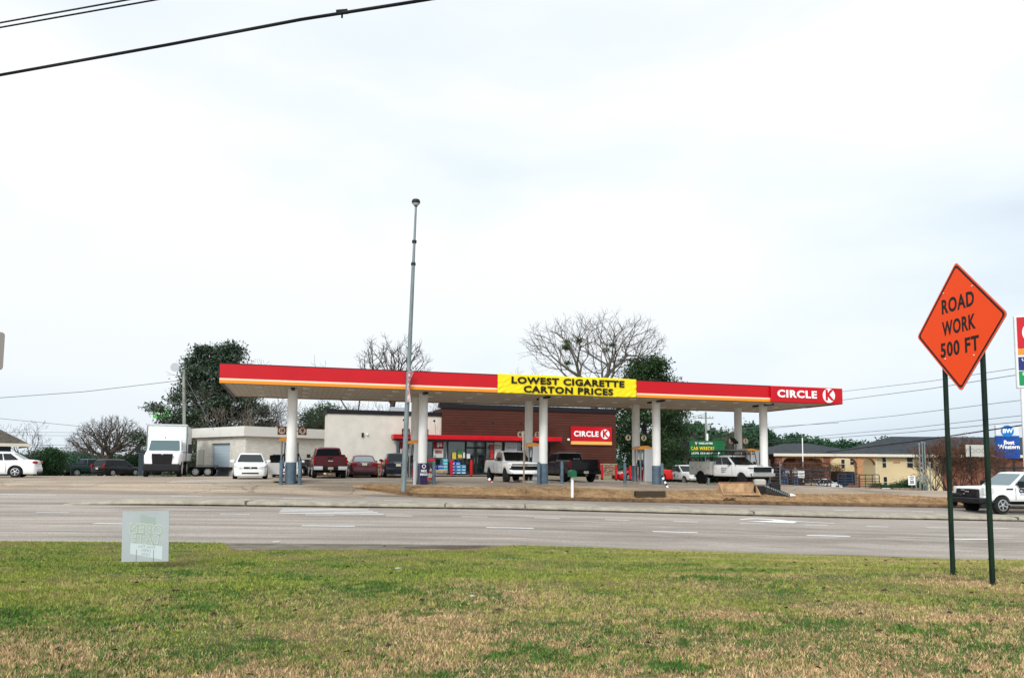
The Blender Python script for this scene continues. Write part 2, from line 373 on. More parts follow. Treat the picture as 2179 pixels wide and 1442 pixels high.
dashes('turn_lane_line', 30.55, .12, D(30.55, [(797, 995), (1523, 1695), (2146, 2400)]))
dashes('edge_line', 34.0, .10, D(34.0, [(132, 190), (303, 350)]))
for k, (t, a, b) in enumerate([(26.1, 600, 1640/2), (26.75, 601, 812), (27.35, 603, 806), (27.9, 606, 800)]):
    dashes('stop_bar', t, .22, D(t, [(a, b-4*k)]))
# thin dark brown line along the foot of the far kerb
dashes('kerb_foot_line', 34.93, .12, [(-6.8, 150)], m_footline, .012)
# tar seams
dashes('tar_seam', 22.0, .035, [(-40, 60)], m_seam, .004)
dashes('tar_seam', 25.5, .03, [(-30, 60)], m_seam, .004)
dashes('tar_seam', 20.1, .02, [(-30, 60)], m_seam, .004)
# curved turn arrow
mb = MB(); pts = []
for i in range(17):
    t = i/16; X = colx(1580+t*95, 26.5); Yc = 26.95+.55*math.sin(t*math.pi); pts.append((X, Yc, .10+.16*t))
for i in range(16):
    q = []
    for (X, Yc, wd), sg in ((pts[i], -1), (pts[i+1], -1), (pts[i+1], 1), (pts[i], 1)): q.append((X, Yc+sg*wd+RT*X, EYE-drop(X, Yc+sg*wd)+.009))
    mb.add(q, [(0, 1, 2, 3)])
def rp(X, t, dz=.009): return (X, t+RT*X, EYE-drop(X, t)+dz)
c = colx(1655, 26.5)
mb.add([rp(c-1.4, 26.2, .013), rp(c+.35, 25.95, .013), rp(c+.75, 26.5, .013), rp(c+.3, 27.3, .013), rp(c-.2, 26.8, .013)], [(0, 1, 2, 3, 4)])
mb.add([rp(c+.6, 26.75, .011), rp(c+.6, 27.0, .011), rp(c+2.2, 26.35, .011), rp(c+2.2, 26.2, .011)], [(3, 2, 1, 0)])
mb.build('turn_arrow', m_paint)['kind'] = 'structure'

# ---------------------------------------------------------------- grass blades (one mass)
def grass_mat(name, S, G, DK):
    m = bpy.data.materials.new(name); m.use_nodes = True; t = m.node_tree; b = t.nodes['Principled BSDF']
    b.inputs['Roughness'].default_value = .8; b.inputs['Specular IOR Level'].default_value = .15
    co = N('ShaderNodeTexCoord', t)
    def fac(scale, lo, hi, loc, st=(1, 1, 0)):
        mp = N('ShaderNodeMapping', t); mp.inputs['Location'].default_value = loc; mp.inputs['Scale'].default_value = st; t.links.new(co.outputs['Object'], mp.inputs[0])
        n = N('ShaderNodeTexNoise', t); n.inputs['Scale'].default_value = scale; n.inputs['Detail'].default_value = 5; n.inputs['Roughness'].default_value = .7; t.links.new(mp.outputs[0], n.inputs['Vector'])
        r = N('ShaderNodeMapRange', t); r.inputs['From Min'].default_value = lo; r.inputs['From Max'].default_value = hi; t.links.new(n.outputs['Fac'], r.inputs[0]); return r.outputs[0]
    sep = N('ShaderNodeSeparateXYZ', t); t.links.new(co.outputs['Object'], sep.inputs[0])
    # straw dominates near the viewer and towards the right, green near the road
    g = N('ShaderNodeMapRange', t); g.inputs['From Min'].default_value = 5.0; g.inputs['From Max'].default_value = 11.0; g.inputs['To Min'].default_value = -.42; g.inputs['To Max'].default_value = .12; t.links.new(sep.outputs['Y'], g.inputs[0])
    gx = N('ShaderNodeMapRange', t); gx.inputs['From Min'].default_value = -6; gx.inputs['From Max'].default_value = 12; gx.inputs['To Min'].default_value = .20; gx.inputs['To Max'].default_value = -.25; t.links.new(sep.outputs['X'], gx.inputs[0])
    f1 = fac(.55, .34, .66, (3.1, 1.7, 0), (.75, 1.35, 0)); f3 = fac(2.6, .32, .68, (1, 5, 0), (.8, 1.2, 0))
    a = N('ShaderNodeMath', t, operation='ADD'); fm = N('ShaderNodeMix', t); fm.inputs[0].default_value = .38; t.links.new(f1, fm.inputs[2]); t.links.new(f3, fm.inputs[3]); t.links.new(fm.outputs[0], a.inputs[0]); t.links.new(g.outputs[0], a.inputs[1])
    a1 = N('ShaderNodeMath', t, operation='ADD'); t.links.new(a.outputs[0], a1.inputs[0]); t.links.new(gx.outputs[0], a1.inputs[1])
    at_ = N('ShaderNodeAttribute', t); at_.attribute_name = 'rnd'
    a2 = N('ShaderNodeMath', t, operation='ADD'); t.links.new(a1.outputs[0], a2.inputs[0])
    rr = N('ShaderNodeMapRange', t); rr.inputs['To Min'].default_value = -.28; rr.inputs['To Max'].default_value = .28; t.links.new(at_.outputs['Fac'], rr.inputs[0]); t.links.new(rr.outputs[0], a2.inputs[1])
    st = N('ShaderNodeMapRange', t); st.inputs['From Min'].default_value = .38; st.inputs['From Max'].default_value = .55; t.links.new(a2.outputs[0], st.inputs[0])
    m1 = N('ShaderNodeMix', t, data_type='RGBA'); t.links.new(st.outputs[0], m1.inputs['Factor']); m1.inputs['A'].default_value = (*S, 1); m1.inputs['B'].default_value = (*G, 1)
    d_ = fac(1.3, .47, .64, (9, 4, 0), (.7, 1.2, 0)); d2 = fac(9, .40, .60, (5, 2, 0)); dm = N('ShaderNodeMath', t, operation='MULTIPLY'); t.links.new(d_, dm.inputs[0]); t.links.new(d2, dm.inputs[1]); d3 = N('ShaderNodeMapRange', t); d3.inputs['From Min'].default_value = .22; d3.inputs['From Max'].default_value = .5; t.links.new(dm.outputs[0], d3.inputs[0]); d = d3.outputs[0]
    m2 = N('ShaderNodeMix', t, data_type='RGBA'); t.links.new(d, m2.inputs['Factor']); t.links.new(m1.outputs['Result'], m2.inputs['A']); m2.inputs['B'].default_value = (*DK, 1)
    v0 = N('ShaderNodeMapRange', t); v0.inputs['To Min'].default_value = .42; v0.inputs['To Max'].default_value = 1.65; t.links.new(at_.outputs['Fac'], v0.inputs[0])
    cl_ = fac(11, .36, .64, (2, 8, 0)); cm = N('ShaderNodeMapRange', t); cm.inputs['To Min'].default_value = .50; cm.inputs['To Max'].default_value = 1.40; t.links.new(cl_, cm.inputs[0])
    v = N('ShaderNodeMath', t, operation='MULTIPLY'); t.links.new(v0.outputs[0], v.inputs[0]); t.links.new(cm.outputs[0], v.inputs[1])
    mm = N('ShaderNodeVectorMath', t, operation='SCALE'); t.links.new(m2.outputs['Result'], mm.inputs[0]); t.links.new(v.outputs[0], mm.inputs['Scale'])
    t.links.new(mm.outputs[0], b.inputs['Base Color']); return m
def blades(name, m, n, samp, hmin, hmax, wd, seed, label, dz=0):
    rg = np.random.default_rng(seed); X, Yc = samp(rg, n); n = len(X)
    # vectorised bilinear terrain
    DD = np.array([[np.interp(x, XS, d) for d in _D] for x in np.linspace(-70, 90, 321)])
    xi = np.clip((X+70)/160*320, 0, 319.999); i = xi.astype(int); fx = xi-i
    yi = np.searchsorted(_Y, Yc)-1; fy = (Yc-np.array(_Y)[yi])/(np.array(_Y)[yi+1]-np.array(_Y)[yi])
    dr = (DD[i, yi]*(1-fx)+DD[i+1, yi]*fx)*(1-fy)+(DD[i, yi+1]*(1-fx)+DD[i+1, yi+1]*fx)*fy
    P = np.stack([X, Yc+RT*X, EYE-dr+dz], 1)
    h = rg.uniform(hmin, hmax, n)*(.6+.8*rg.random(n)); a = rg.uniform(0, 2*np.pi, n); ln = rg.uniform(.1, 1.1, n)*h
    b = rg.uniform(0, 2*np.pi, n); wv = np.stack([np.cos(b), np.sin(b), 0*b], 1)*(wd*(.6+.8*rg.random(n)))[:, None]
    tip = P+np.stack([np.cos(a)*ln, np.sin(a)*ln, h], 1)
    v = np.stack([P-wv, P+wv, tip], 1).reshape(-1, 3); f = np.arange(3*n).reshape(-1, 3)
    o = fastmesh(name, v, f, m, None, 3)
    at_ = o.data.attributes.new('rnd', 'FLOAT', 'POINT'); at_.data.foreach_set('value', np.repeat(rg.random(n), 3).astype(np.float32))
    return tag(o, label, 'grass', kind='stuff')
def lawn_samp(rg, n):
    q = rg.uniform(-.80, .80, n); Y = 4.3+(21.5-4.3)*rg.random(n)**1.15; X = q*Y; Yc = Y-RT*X
    e = np.interp(X, np.linspace(-12, 12, 241), [near_edge(x) for x in np.linspace(-12, 12, 241)])
    k = Yc < e-.01+.06*rg.random(n); return X[k], Yc[k]
blades('lawn_grass', grass_mat('lawn_blades', STRAW, GREEN, DKGREEN), 1150000, lawn_samp, .014, .042, .0044, 3, 'short patchy winter grass, green near the road and straw brown close up', .01)
# clover and weed clumps: broader, darker leaves in loose patches
CL = [(30, 1310), (110, 1325), (215, 1355), (300, 1330), (255, 1415), (410, 1300), (470, 1268), (560, 1300), (620, 1225), (720, 1262), (800, 1250), (850, 1268), (960, 1258), (1000, 1290), (930, 1210), (1130, 1395), (1240, 1362), (1290, 1380), (1190, 1410),
      (1390, 1330), (1480, 1235), (1620, 1245), (1650, 1390), (1730, 1330), (1860, 1400), (1960, 1345), (2010, 1415), (2120, 1380), (2080, 1290), (1330, 1200), (1450, 1190), (1560, 1212), (150, 1200), (400, 1215), (60, 1180), (520, 1190), (700, 1195), (330, 1400), (560, 1395), (770, 1420), (1420, 1425), (1560, 1345)]
def weed_samp(rg, n):
    k = rg.integers(0, len(CL), n); c = np.array(CL, dtype=float)[k]; Y = 1.6*F/(c[:, 1]-(985+.007*(c[:, 0]-CX))); X = (c[:, 0]-CX)/F*Y
    s = np.array([.14+.22*((7*i) % 5)/4 for i in range(len(CL))])[k]; X = X+rg.normal(0, 1, n)*s*1.5; Y = Y+rg.normal(0, 1, n)*s; q = (Y-RT*X < 17) & (np.sin(X*9+Y*7)+np.sin(X*17-Y*13) > -.6); return X[q], (Y-RT*X)[q]
blades('lawn_weeds', mat('clover_leaf', (.065, .15, .028), .8, var=.5, vscale=9), 62000, weed_samp, .018, .045, .010, 9, 'dark green clover and weed patches in the lawn', .012)
def verge_samp(rg, n):
    X = rg.uniform(-7, 34, n); t = rg.random(n); lo = 35.25+np.maximum(0, -4.5-X)*.42
    hi = 36.9+.25*np.sin(X*.7); return X, lo+(hi-lo)*t
m_dead = mat('dead_blades', (.36, .23, .115), .9, var=.45, vscale=3)
blades('verge_grass', m_dead, 60000, verge_samp, .015, .045, .009, 5, 'dry brown grass on the strip between road and petrol station', .05)
# fallen leaves and litter lying in the lawn
rnd = random.Random(5); m_leaf = mat('dead_leaf', (.05, .03, .02), .8, var=.4, vscale=9); m_lit = mat('litter_white', (.5, .5, .48), .6)
mb = MB()
for i in range(130):
    Y = rnd.uniform(5, 17); X = rnd.uniform(-.7, .72)*Y
    if Y-RT*X > 17: continue
    z = gz(X, Y)+.04; a = rnd.random()*6.3; s = rnd.uniform(.025, .05)
    mb.add([(X+s*math.cos(a), Y+s*math.sin(a), z+.01), (X-s*.5*math.sin(a), Y+s*.5*math.cos(a), z+.025), (X-s*math.cos(a), Y-s*math.sin(a), z+.005), (X+s*.5*math.sin(a), Y-s*.5*math.cos(a), z)], [(0, 1, 2, 3)])
tag(mb.build('fallen_leaves', m_leaf), 'dark dead leaves scattered over the lawn', 'leaves', kind='stuff')
for u, Y, s, lb in ((590, 17.0, .12, 'flat white scrap of litter on the lawn by the gutter'), (847, 11.3, .04, 'crumpled white paper scrap in the mid lawn'), (1005, 8.6, .025, 'tiny white bottle cap in the near lawn')):
    p = at(u, Y); mb = MB(); r2 = random.Random(u)
    mb.loft([[(p.x+s*math.cos(k)*(.8+.4*r2.random()), p.y+.5*s*math.sin(k), p.z+.045+h) for k in (0, 1, 2, 3, 4, 5)] for h in (0, .015)])
    tag(mb.build('litter', m_lit), lb, 'litter')
# ================================================================ PETROL STATION CANOPY
RED, GOLD, CREAM = (.50, .003, .010), (.80, .26, .02), (.90, .62, .45)
m_red = mat('sign_red', RED, .35, coat=.2, var=.05, vscale=.6); m_gold = mat('sign_gold', GOLD, .4); m_cream = mat('stripe_cream', CREAM, .4)
m_white = mat('white_paint', (.80, .80, .79), .45, var=.05, vscale=1.2); m_offw = mat('column_white', (.74, .73, .70), .5, var=.10, vscale=1.6, stretch=(1, 1, .3))
m_black = mat('black_plastic', (.015, .015, .016), .45); m_slate = mat('slate_blue_paint', (.085, .125, .16), .5, var=.2, vscale=4)
m_grey = mat('pump_grey', (.42, .43, .45), .4); m_steel = mat('galvanised_steel', (.19, .225, .23), .55, metal=.2, var=.2, vscale=5, stretch=(1, 1, .2))
m_dark = mat('dark_metal', (.02, .02, .022), .5); m_roofcap = mat('black_coping', (.012, .012, .016), .5)
m_rim = mat('alloy', (.55, .56, .58), .3, metal=.8)
m_txtw = mat('lettering_white', (.86, .86, .86), .5); m_txtb = mat('lettering_black', (.012, .012, .012), .5)
def logo_disc(parent, cx, cz, r, y, red=m_red):
    d = MB().lathe([(r, 0), (r, -.012)], (cx, y, cz), 'Y', 40).build('logo_disc', m_txtw, parent)
    text('K', r*1.95, red, d, (cx+r*.02, y-.02, cz), 'logo_letter', bold=.045, ext=.006, sx=1.0)
    return d
CM = .29; CA = math.atan(CM)
c0 = line(460, 36.1, CM); c1 = line(1790, 36.1, CM); CL = (c1-c0).xy.length; CD = 7.35
UZ = EYE+3.43; FH = .885                               # underside height, fascia height
can = thing('fuel_canopy', 'long red and white petrol station canopy on round white columns', 'canopy', (c0.x, c0.y, c0.z), CA)
inv = Matrix.Rotation(-CA, 4, 'Z') @ Matrix.Translation((-c0.x, -c0.y, 0))
def cl(p): return inv @ Vector(p)                      # world -> canopy frame, z kept as world height
uz = UZ-c0.z
# deck
m_deck = mat('deck_panel', (.42, .375, .31), .6, var=.06, vscale=1.0)
t = m_deck.node_tree; b = t.nodes['Principled BSDF']
co = N('ShaderNodeTexCoord', t); wv = N('ShaderNodeTexWave', t, wave_type='BANDS', bands_direction='X'); wv.inputs['Scale'].default_value = 1.25
t.links.new(co.outputs['Object'], wv.inputs['Vector'])
r_ = N('ShaderNodeMapRange', t); r_.inputs['From Min'].default_value = 0; r_.inputs['From Max'].default_value = .03; r_.inputs['To Min'].default_value = .45; r_.inputs['To Max'].default_value = 1
t.links.new(wv.outputs['Fac'], r_.inputs[0]); sc_ = N('ShaderNodeVectorMath', t, operation='SCALE')
src = [l for l in t.links if l.to_socket == b.inputs['Base Color']][0].from_socket
t.links.new(src, sc_.inputs[0]); t.links.new(r_.outputs[0], sc_.inputs['Scale']); t.links.new(sc_.outputs[0], b.inputs['Base Color'])
MB().box(.12, CL-.12, .12, CD-.12, uz+.03, uz+.10).build('soffit', m_deck, can)
MB().box(.1, CL-.1, .1, CD-.1, uz+.5, uz+.56).build('roof_deck', m_dark, can)
rl = lambda f: uz+FH*f
for nm, a, b_, m in (('orange_band', 0, .155, m_gold), ('cream_band', .155, .245, m_cream), ('red_fascia', .245, .965, m_red), ('top_trim', .965, 1.0, m_roofcap)):
    e_ = .012 if nm == 'top_trim' else 0
    mb = MB(); z0, z1 = rl(a), rl(b_)
    mb.box(-e_, CL+e_, -e_, .10, z0, z1).box(-e_, CL+e_, CD-.10, CD+e_, z0, z1).box(-e_, .10, .10, CD-.10, z0, z1).box(CL-.10, CL+e_, .10, CD-.10, z0, z1)
    mb.build(nm, m, can)
MB().box(-.005, CL+.005, -.005, .13, uz-.012, uz-.002).box(-.005, CL+.005, CD-.13, CD+.005, uz-.012, uz-.002).box(-.005, .13, .13, CD-.13, uz-.012, uz-.002).box(CL-.13, CL+.005, .13, CD-.13, uz-.012, uz-.002).box(-.014, CL+.014, CD+.0125, CD+.02, uz, uz+FH).build('bottom_trim', m_dark, can)
# recessed lamps in the soffit
for i in range(15):
    for j in (1.3, 3.6, 5.9):
        x = 1.6+i*(CL-3.2)/14
        o = MB().lathe([(.17, uz+.03), (.17, uz-.01), (.12, uz-.012), (.12, uz+.0)], (x, j, 0), 'Z', 12).build('soffit_lamp', m_offw, can)
# columns
COLU = [619, 899, 1156, 1397, 1626]; cols = []
def column(x, y, zb, back=False):
    o = MB().lathe([(.225, uz+.03), (.225, zb+1.02)], (x, y, 0), 'Z', 28).build('column', m_offw, can, 40)
    MB().lathe([(.245, zb+1.02), (.25, zb+1.0), (.25, zb-.15)], (x, y, 0), 'Z', 28).build('column_base', m_slate, o, 40)
    MB().box(x-.09, x+.09, y-.9, y+.9, uz-.06, uz+.029).build('bracket', m_dark, o) if not back else None
for u in COLU:
    p = line(u, 38.3, CM); q = cl(p); zb = p.z-c0.z; cols.append((q.x, q.y, zb, p))
    column(q.x, q.y, zb)
    p2 = Matrix.Rotation(CA, 3, 'Z') @ Vector((0, 2.55, 0)); z2 = gz(p.x+p2.x, p.y+p2.y)-c0.z
    column(q.x, q.y+2.55, z2, True)
# sign panel at the right end
lx = cl(line(1641, 36.1, CM)).x
MB().rbox(lx, CL+.02, -.16, -.012, uz-.02, rl(.985), .03).build('sign_panel', m_red, can)
MB().rbox(CL-.02, CL+.1, -.155, CD*.4, uz-.02, rl(.985), .02).build('end_panel', m_red, can)
MB().box(CL+.11, CL+.12, .02, 2.8, rl(.05), rl(.2)).build('orange_band', m_gold, can)
MB().box(CL+.11, CL+.12, .02, 2.8, rl(.2), rl(.29)).build('cream_band', m_cream, can)
ww = CL-lx
text('CIRCLE', .60, m_txtw, can, (lx+ww*.36, -.17, rl(.52)), 'brand_lettering', bold=.038, space=1.14, fit=ww*.56, cap=.42, ext=.01)
logo_disc(can, lx+ww*.815, rl(.50), .40, -.165)
# pump number signs on the rear columns
for i, (x, y, zb, p) in enumerate(cols):
    zc = zb+2.62; yb = y+2.55
    for s, n_ in ((-1, str(10-2*i)), (1, str(9-2*i))):
        cx = x+s*.50
        ns = MB().cbox((cx, yb, zc), (.42, .03, .42) if i < 2 else (.25, .03, .25)).build('number_sign', mat('sign_maroon', (.16, .02, .02), .5) if i < 2 else mat('sign_pale', (.55, .40, .25), .5), can)
        MB().tube((x+s*.2, yb+.02, zc), (cx, yb+.02, zc), .02).build('number_bracket', m_dark, ns)
        dsc = MB().lathe([(.17, yb-.016), (.17, yb-.026)], (cx, 0, zc), 'Y', 24).build('number_disc', mat('disc_cream', (.75, .6, .45), .5), ns)
        text(n_, .28 if len(n_) < 2 else .22, m_txtb, dsc, (cx, yb-.034, zc), 'number', bold=.03)
# cigarette banner: its own thing, tied over the fascia
bp0 = cl(line(1057, 36.1, CM)).x; bp1 = cl(line(1354, 36.1, CM)).x
bn = thing('promo_banner', 'wrinkled yellow banner about cigarette cartons tied across the red canopy edge', 'banner', (Matrix.Translation((c0.x, c0.y, c0.z)) @ Matrix.Rotation(CA, 4, 'Z')) @ Vector((bp0, 0, 0)), CA)
BW, z0, z1 = bp1-bp0, uz-.03, uz+FH+.035
rnd = random.Random(4); g = []; nx, nz = 90, 16
for i in range(nx+1):
    row = []
    for j in range(nz+1):
        fx, fz = i/nx, j/nz; ed = min(fx, 1-fx)*BW
        wr = .030*math.sin(30*(fx*BW-1.3*fz)*.5)*math.exp(-ed*.7)+.022*math.sin(fx*21+fz*5)*(1-fz)+.014*math.sin(fx*60+fz*2)*fz*(1-fz)*3
        row.append((fx*BW, -.045-abs(wr), z0+(z1-z0)*fz+.012*math.sin(fx*14)*(1-2*fz)))
    g.append(row)
mb = MB(); mb.v = [p for r in g for p in r]; mb.f = [(i*(nz+1)+j, (i+1)*(nz+1)+j, (i+1)*(nz+1)+j+1, i*(nz+1)+j+1) for i in range(nx) for j in range(nz)]
o = mb.build('cloth', mat('banner_yellow', (.86, .66, .015), .45), bn, 80)
sm = o.modifiers.new('thick', 'SOLIDIFY'); sm.thickness = .004
text('LOWEST CIGARETTE', .47, m_txtb, bn, (BW*.50, -.105, z0+(z1-z0)*.70), 'lettering', bold=.042, space=1.12, fit=BW*.815, cap=.345)
text('CARTON PRICES', .47, m_txtb, bn, (BW*.50, -.105, z0+(z1-z0)*.25), 'lettering', bold=.042, space=1.12, fit=BW*.645, cap=.345)

# ================================================================ PUMPS
m_amber = mat('amber_plastic', (.62, .27, .05), .4)
def pump(x, y, zb, lab, wide=.62):
    # long side across the island (local y), nozzles on both faces
    M0 = Matrix.Translation((c0.x, c0.y, c0.z)) @ Matrix.Rotation(CA, 4, 'Z')
    w0 = M0 @ Vector((x, y, 0)); z = gz(w0.x, w0.y)
    p = thing('fuel_pump', lab, 'fuel pump', (w0.x, w0.y, z), CA, 'fuel pumps under the canopy')
    MB().box(-.8, .5, -1.0, 1.0, 0, .12).build('plinth', m_conc, p)
    MB().rbox(-.27, .27, -.5, .5, .12, 1.95, .03).build('cabinet', m_grey, p)
    MB().rbox(-.275, .275, -.42, .42, 1.1, 1.75, .02).build('display_panel', m_white, p)
    arc = [(-.62+1.0*t/8, 2.0+.10*math.sin(math.pi*min(1, t/8*1.2))) for t in range(9)]
    MB().prism([(-.62, 1.92), (.30, 1.92)]+list(reversed([(a*.95, b_+.03) for a, b_ in arc])), -.45, .45, 'Y').build('top_sign', m_amber, p)
    MB().tube((-.46, -.35, .12), (-.46, -.35, 1.92), .035).tube((-.46, .35, .12), (-.46, .35, 1.92), .035).build('post', m_steel, p)
    for s in (-1, 1):
        for k in (-.22, .22):
            h = MB().rbox(s*.28, s*.36, k-.06, k+.06, .95, 1.35, .02).build('nozzle', m_black, p)
            pts = [(s*.36, k, 1.3), (s*.52, k-.05, .85), (s*.48, k-.1, .42), (s*.40, k-.14, .38), (s*.33, k-.2, .8), (s*.30, k-.2, 1.85)]
            MB().path(pts, .022, 6).build('hose', m_black, h)
    MB().rbox(-.285, -.272, -.3, .3, .2, .8, .004).build('advert_panel', mat('pump_advert_red', (.45, .03, .03), .5), p)
    return p
plabs = ['grey fuel pump mostly hidden behind the leftmost canopy columns', 'grey fuel pump with dangling hoses behind the lamp pole', 'grey fuel pump between the white pickup and the black pickup', 'grey fuel pump with red bucket-like base beside the steel grate', 'grey fuel pump behind the white utility truck cab']
for i, (x, y, zb, p) in enumerate(cols):
    pump(x-(.05 if i != 0 else 0), y+1.25, zb, plabs[i])
# painted steel guard posts next to the columns
m_guard = m_slate
glabs = [('slate guard post left of the leftmost canopy column', 0, -.42, -.35), ('slate guard post right of the leftmost canopy column', 0, .42, -.35),
         ('grey guard post left of the front column behind the lamp pole', 1, -.42, -.3), ('slate guard post right of the column behind the lamp pole', 1, .55, -.2),
         ('slate guard post left of the column beside the black pickup', 2, -.36, -.35), ('slate guard post right of that column, in front of the black pickup', 2, 1.0, -.1),
         ('dark guard post left of the fourth column pair', 3, -1.75, .3), ('slate guard post between grate and fourth front column', 3, .1, -.45)]
for lb, i, dx, dy in glabs:
    x, y, zb, _ = cols[i]; w0 = Matrix.Translation((c0.x, c0.y, c0.z)) @ Matrix.Rotation(CA, 4, 'Z') @ Vector((x+dx, y+dy, 0))
    o = MB().lathe([(.085, -.1), (.085, 1.08), (.06, 1.14), (.01, 1.16)], (0, 0, 0), 'Z', 14).build('guard_post', m_guard if 'grey' not in lb else m_grey, None, 40)
    o.location = (w0.x, w0.y, gz(w0.x, w0.y)); tag(o, lb, 'bollard', 'slate guard posts at the pump islands')
# advert wrapped round the second column base
x, y, zb, _ = cols[1]
w0 = Matrix.Translation((c0.x, c0.y, c0.z)) @ Matrix.Rotation(CA, 4, 'Z') @ Vector((x+.02, y-.27, 0))
ad = thing('advert_board', 'narrow dark purple drinks advert leaning on the column behind the lamp pole', 'advert', (w0.x, w0.y, gz(w0.x, w0.y)), CA)
MB().rbox(-.19, .19, -.06, -.02, .02, 1.05, .02).build('board', mat('advert_purple', (.035, .02, .07), .4), ad)
text('MIX\nMAX', .17, m_txtw, ad, (0, -.07, .58), 'lettering', bold=.03)
MB().lathe([(.10, -.062), (.10, -.07)], (0, 0, .90), 'Y', 20).build('emblem', m_txtw, ad)
MB().lathe([(.065, -.071), (.065, -.078)], (0, 0, .90), 'Y', 20).build('emblem', m_txtb, ad)

# ================================================================ SHOP
SM = .34; SA = math.atan(SM)
SY = 57.; s0 = line(938, SY, SM)                                 # brown block's left corner
ROT = Matrix.Rotation(SA, 4, 'Z')
SZ = .68
invS = Matrix.Rotation(-SA, 4, 'Z') @ Matrix.Translation((-s0.x, -s0.y, -SZ))
def sx(u, off=0.):                                     # shop x of a photo column on a plane off metres in front of the facade
    return (invS @ line(u, SY-off/math.cos(SA), SM)).x
def sz(u, v, off=0.):
    p = line(u, SY-off/math.cos(SA), SM); return W(u, v, p.y).z-SZ
shop = thing('shop_building', 'low convenience shop with brown slatted front, cream stucco wing and black coping', 'shop', (s0.x, s0.y, SZ), SA)
m_stucco = mat('cream_stucco', (.60, .56, .49), .9, var=.07, vscale=1.2, bump=.2, bscale=50)
xr = sx(1308); xl = sx(695); xg0 = sx(841); xg1 = sx(1168)
HB = sz(938, 868); HS = sz(695, 879)
# brown slatted cladding with grooves in the material
m_slat = mat('brown_slats', (.085, .029, .020), .6, var=.12, vscale=2, stretch=(.3, 1, 1))
t = m_slat.node_tree; b = t.nodes['Principled BSDF']; co = N('ShaderNodeTexCoord', t)
wv = N('ShaderNodeTexWave', t, wave_type='BANDS', bands_direction='Z', wave_profile='SAW'); wv.inputs['Scale'].default_value = 1.55
t.links.new(co.outputs['Object'], wv.inputs['Vector'])
r_ = N('ShaderNodeMapRange', t); r_.inputs['From Min'].default_value = 0; r_.inputs['From Max'].default_value = .24; r_.inputs['To Min'].default_value = .15; r_.inputs['To Max'].default_value = 1
t.links.new(wv.outputs['Fac'], r_.inputs[0]); sc_ = N('ShaderNodeVectorMath', t, operation='SCALE')
src = [l for l in t.links if l.to_socket == b.inputs['Base Color']][0].from_socket
t.links.new(src, sc_.inputs[0]); t.links.new(r_.outputs[0], sc_.inputs['Scale']); t.links.new(sc_.outputs[0], b.inputs['Base Color'])
bp = N('ShaderNodeBump', t); bp.inputs['Distance'].default_value = .04; bp.inputs['Strength'].default_value = .6; t.links.new(wv.outputs['Fac'], bp.inputs['Height']); t.links.new(bp.outputs[0], b.inputs['Normal'])
GT = 2.72                                              # glazing head
gx1 = xg1
MB().box(0, gx1, -.25, .15, GT, HB).box(gx1, xr, -.25, .15, .0, HB).box(xr-.2, xr, .15, 14, 0, HB).box(-.0, .2, .15, 3, HS, HB).build('slatted_wall', m_slat, shop)
MB().box(-.25, xr+.12, -.37, .17, HB, HB+.34).box(xr-.2, xr+.12, .17, 14.1, HB, HB+.34).build('parapet_cap', m_roofcap, shop)
MB().box(xl, xg0, 0, .25, 0, HS).box(xg0, -.002, 0, .25, GT, HS).box(xl, xl+.25, .25, 2.4, 0, HS).box(xl+.25, xl+2.0, 2.15, 2.4, 0, HS).box(xl+1.75, xl+2.0, 2.4, 14, 0, HS).box(xl+2.0, xr-.2, 13.7, 14, 0, HS).build('stucco_wall', m_stucco, shop)
MB().box(xl-.10, -.02, -.10, .27, HS, HS+.30).box(xl-.10, xl+.27, .27, 2.6, HS, HS+.30).box(xl+1.7, xl+1.9, 2.6, 14.1, HS, HS+.30).build('parapet_cap', m_roofcap, shop)
MB().box(xl+2.0, xr-.2, .3, 13.7, HS-.5, HS-.42).build('roof', m_dark, shop)
# dressed stone plinth
m_stone = bpy.data.materials.new('ledge_stone'); m_stone.use_nodes = True; t = m_stone.node_tree; b = t.nodes['Principled BSDF']; b.inputs['Roughness'].default_value = .9
co = N('ShaderNodeTexCoord', t); mp = N('ShaderNodeMapping', t); mp.inputs['Scale'].default_value = (4.5, 4.5, 16); t.links.new(co.outputs['Object'], mp.inputs[0])
vo = N('ShaderNodeTexVoronoi', t); vo.inputs['Scale'].default_value = 1.3; t.links.new(mp.outputs[0], vo.inputs['Vector'])
r_ = N('ShaderNodeValToRGB', t); t.links.new(vo.outputs['Color'], r_.inputs[0]); el = r_.color_ramp.elements
el[0].position = .2; el[0].color = (.05, .03, .02, 1); el[1].position = .9; el[1].color = (.42, .30, .20, 1); q = el.new(.5); q.color = (.20, .11, .07, 1)
t.links.new(r_.outputs[0], b.inputs['Base Color'])
hs = sz(780, 986)
MB().box(xl-.02, xg0-.05, -.10, -.002, 0, hs).build('stone_plinth', m_stone, shop)
MB().box(gx1+.3, xr+.02, -.36, -.252, 0, hs+.05).build('stone_plinth', m_stone, shop)
MB().box(xl-.04, xg0-.04, -.14, -.002, hs, hs+.06).build('plinth_ledge', m_conc, shop)
MB().box(gx1+.28, xr+.04, -.40, -.252, hs+.05, hs+.11).build('plinth_ledge', m_conc, shop)
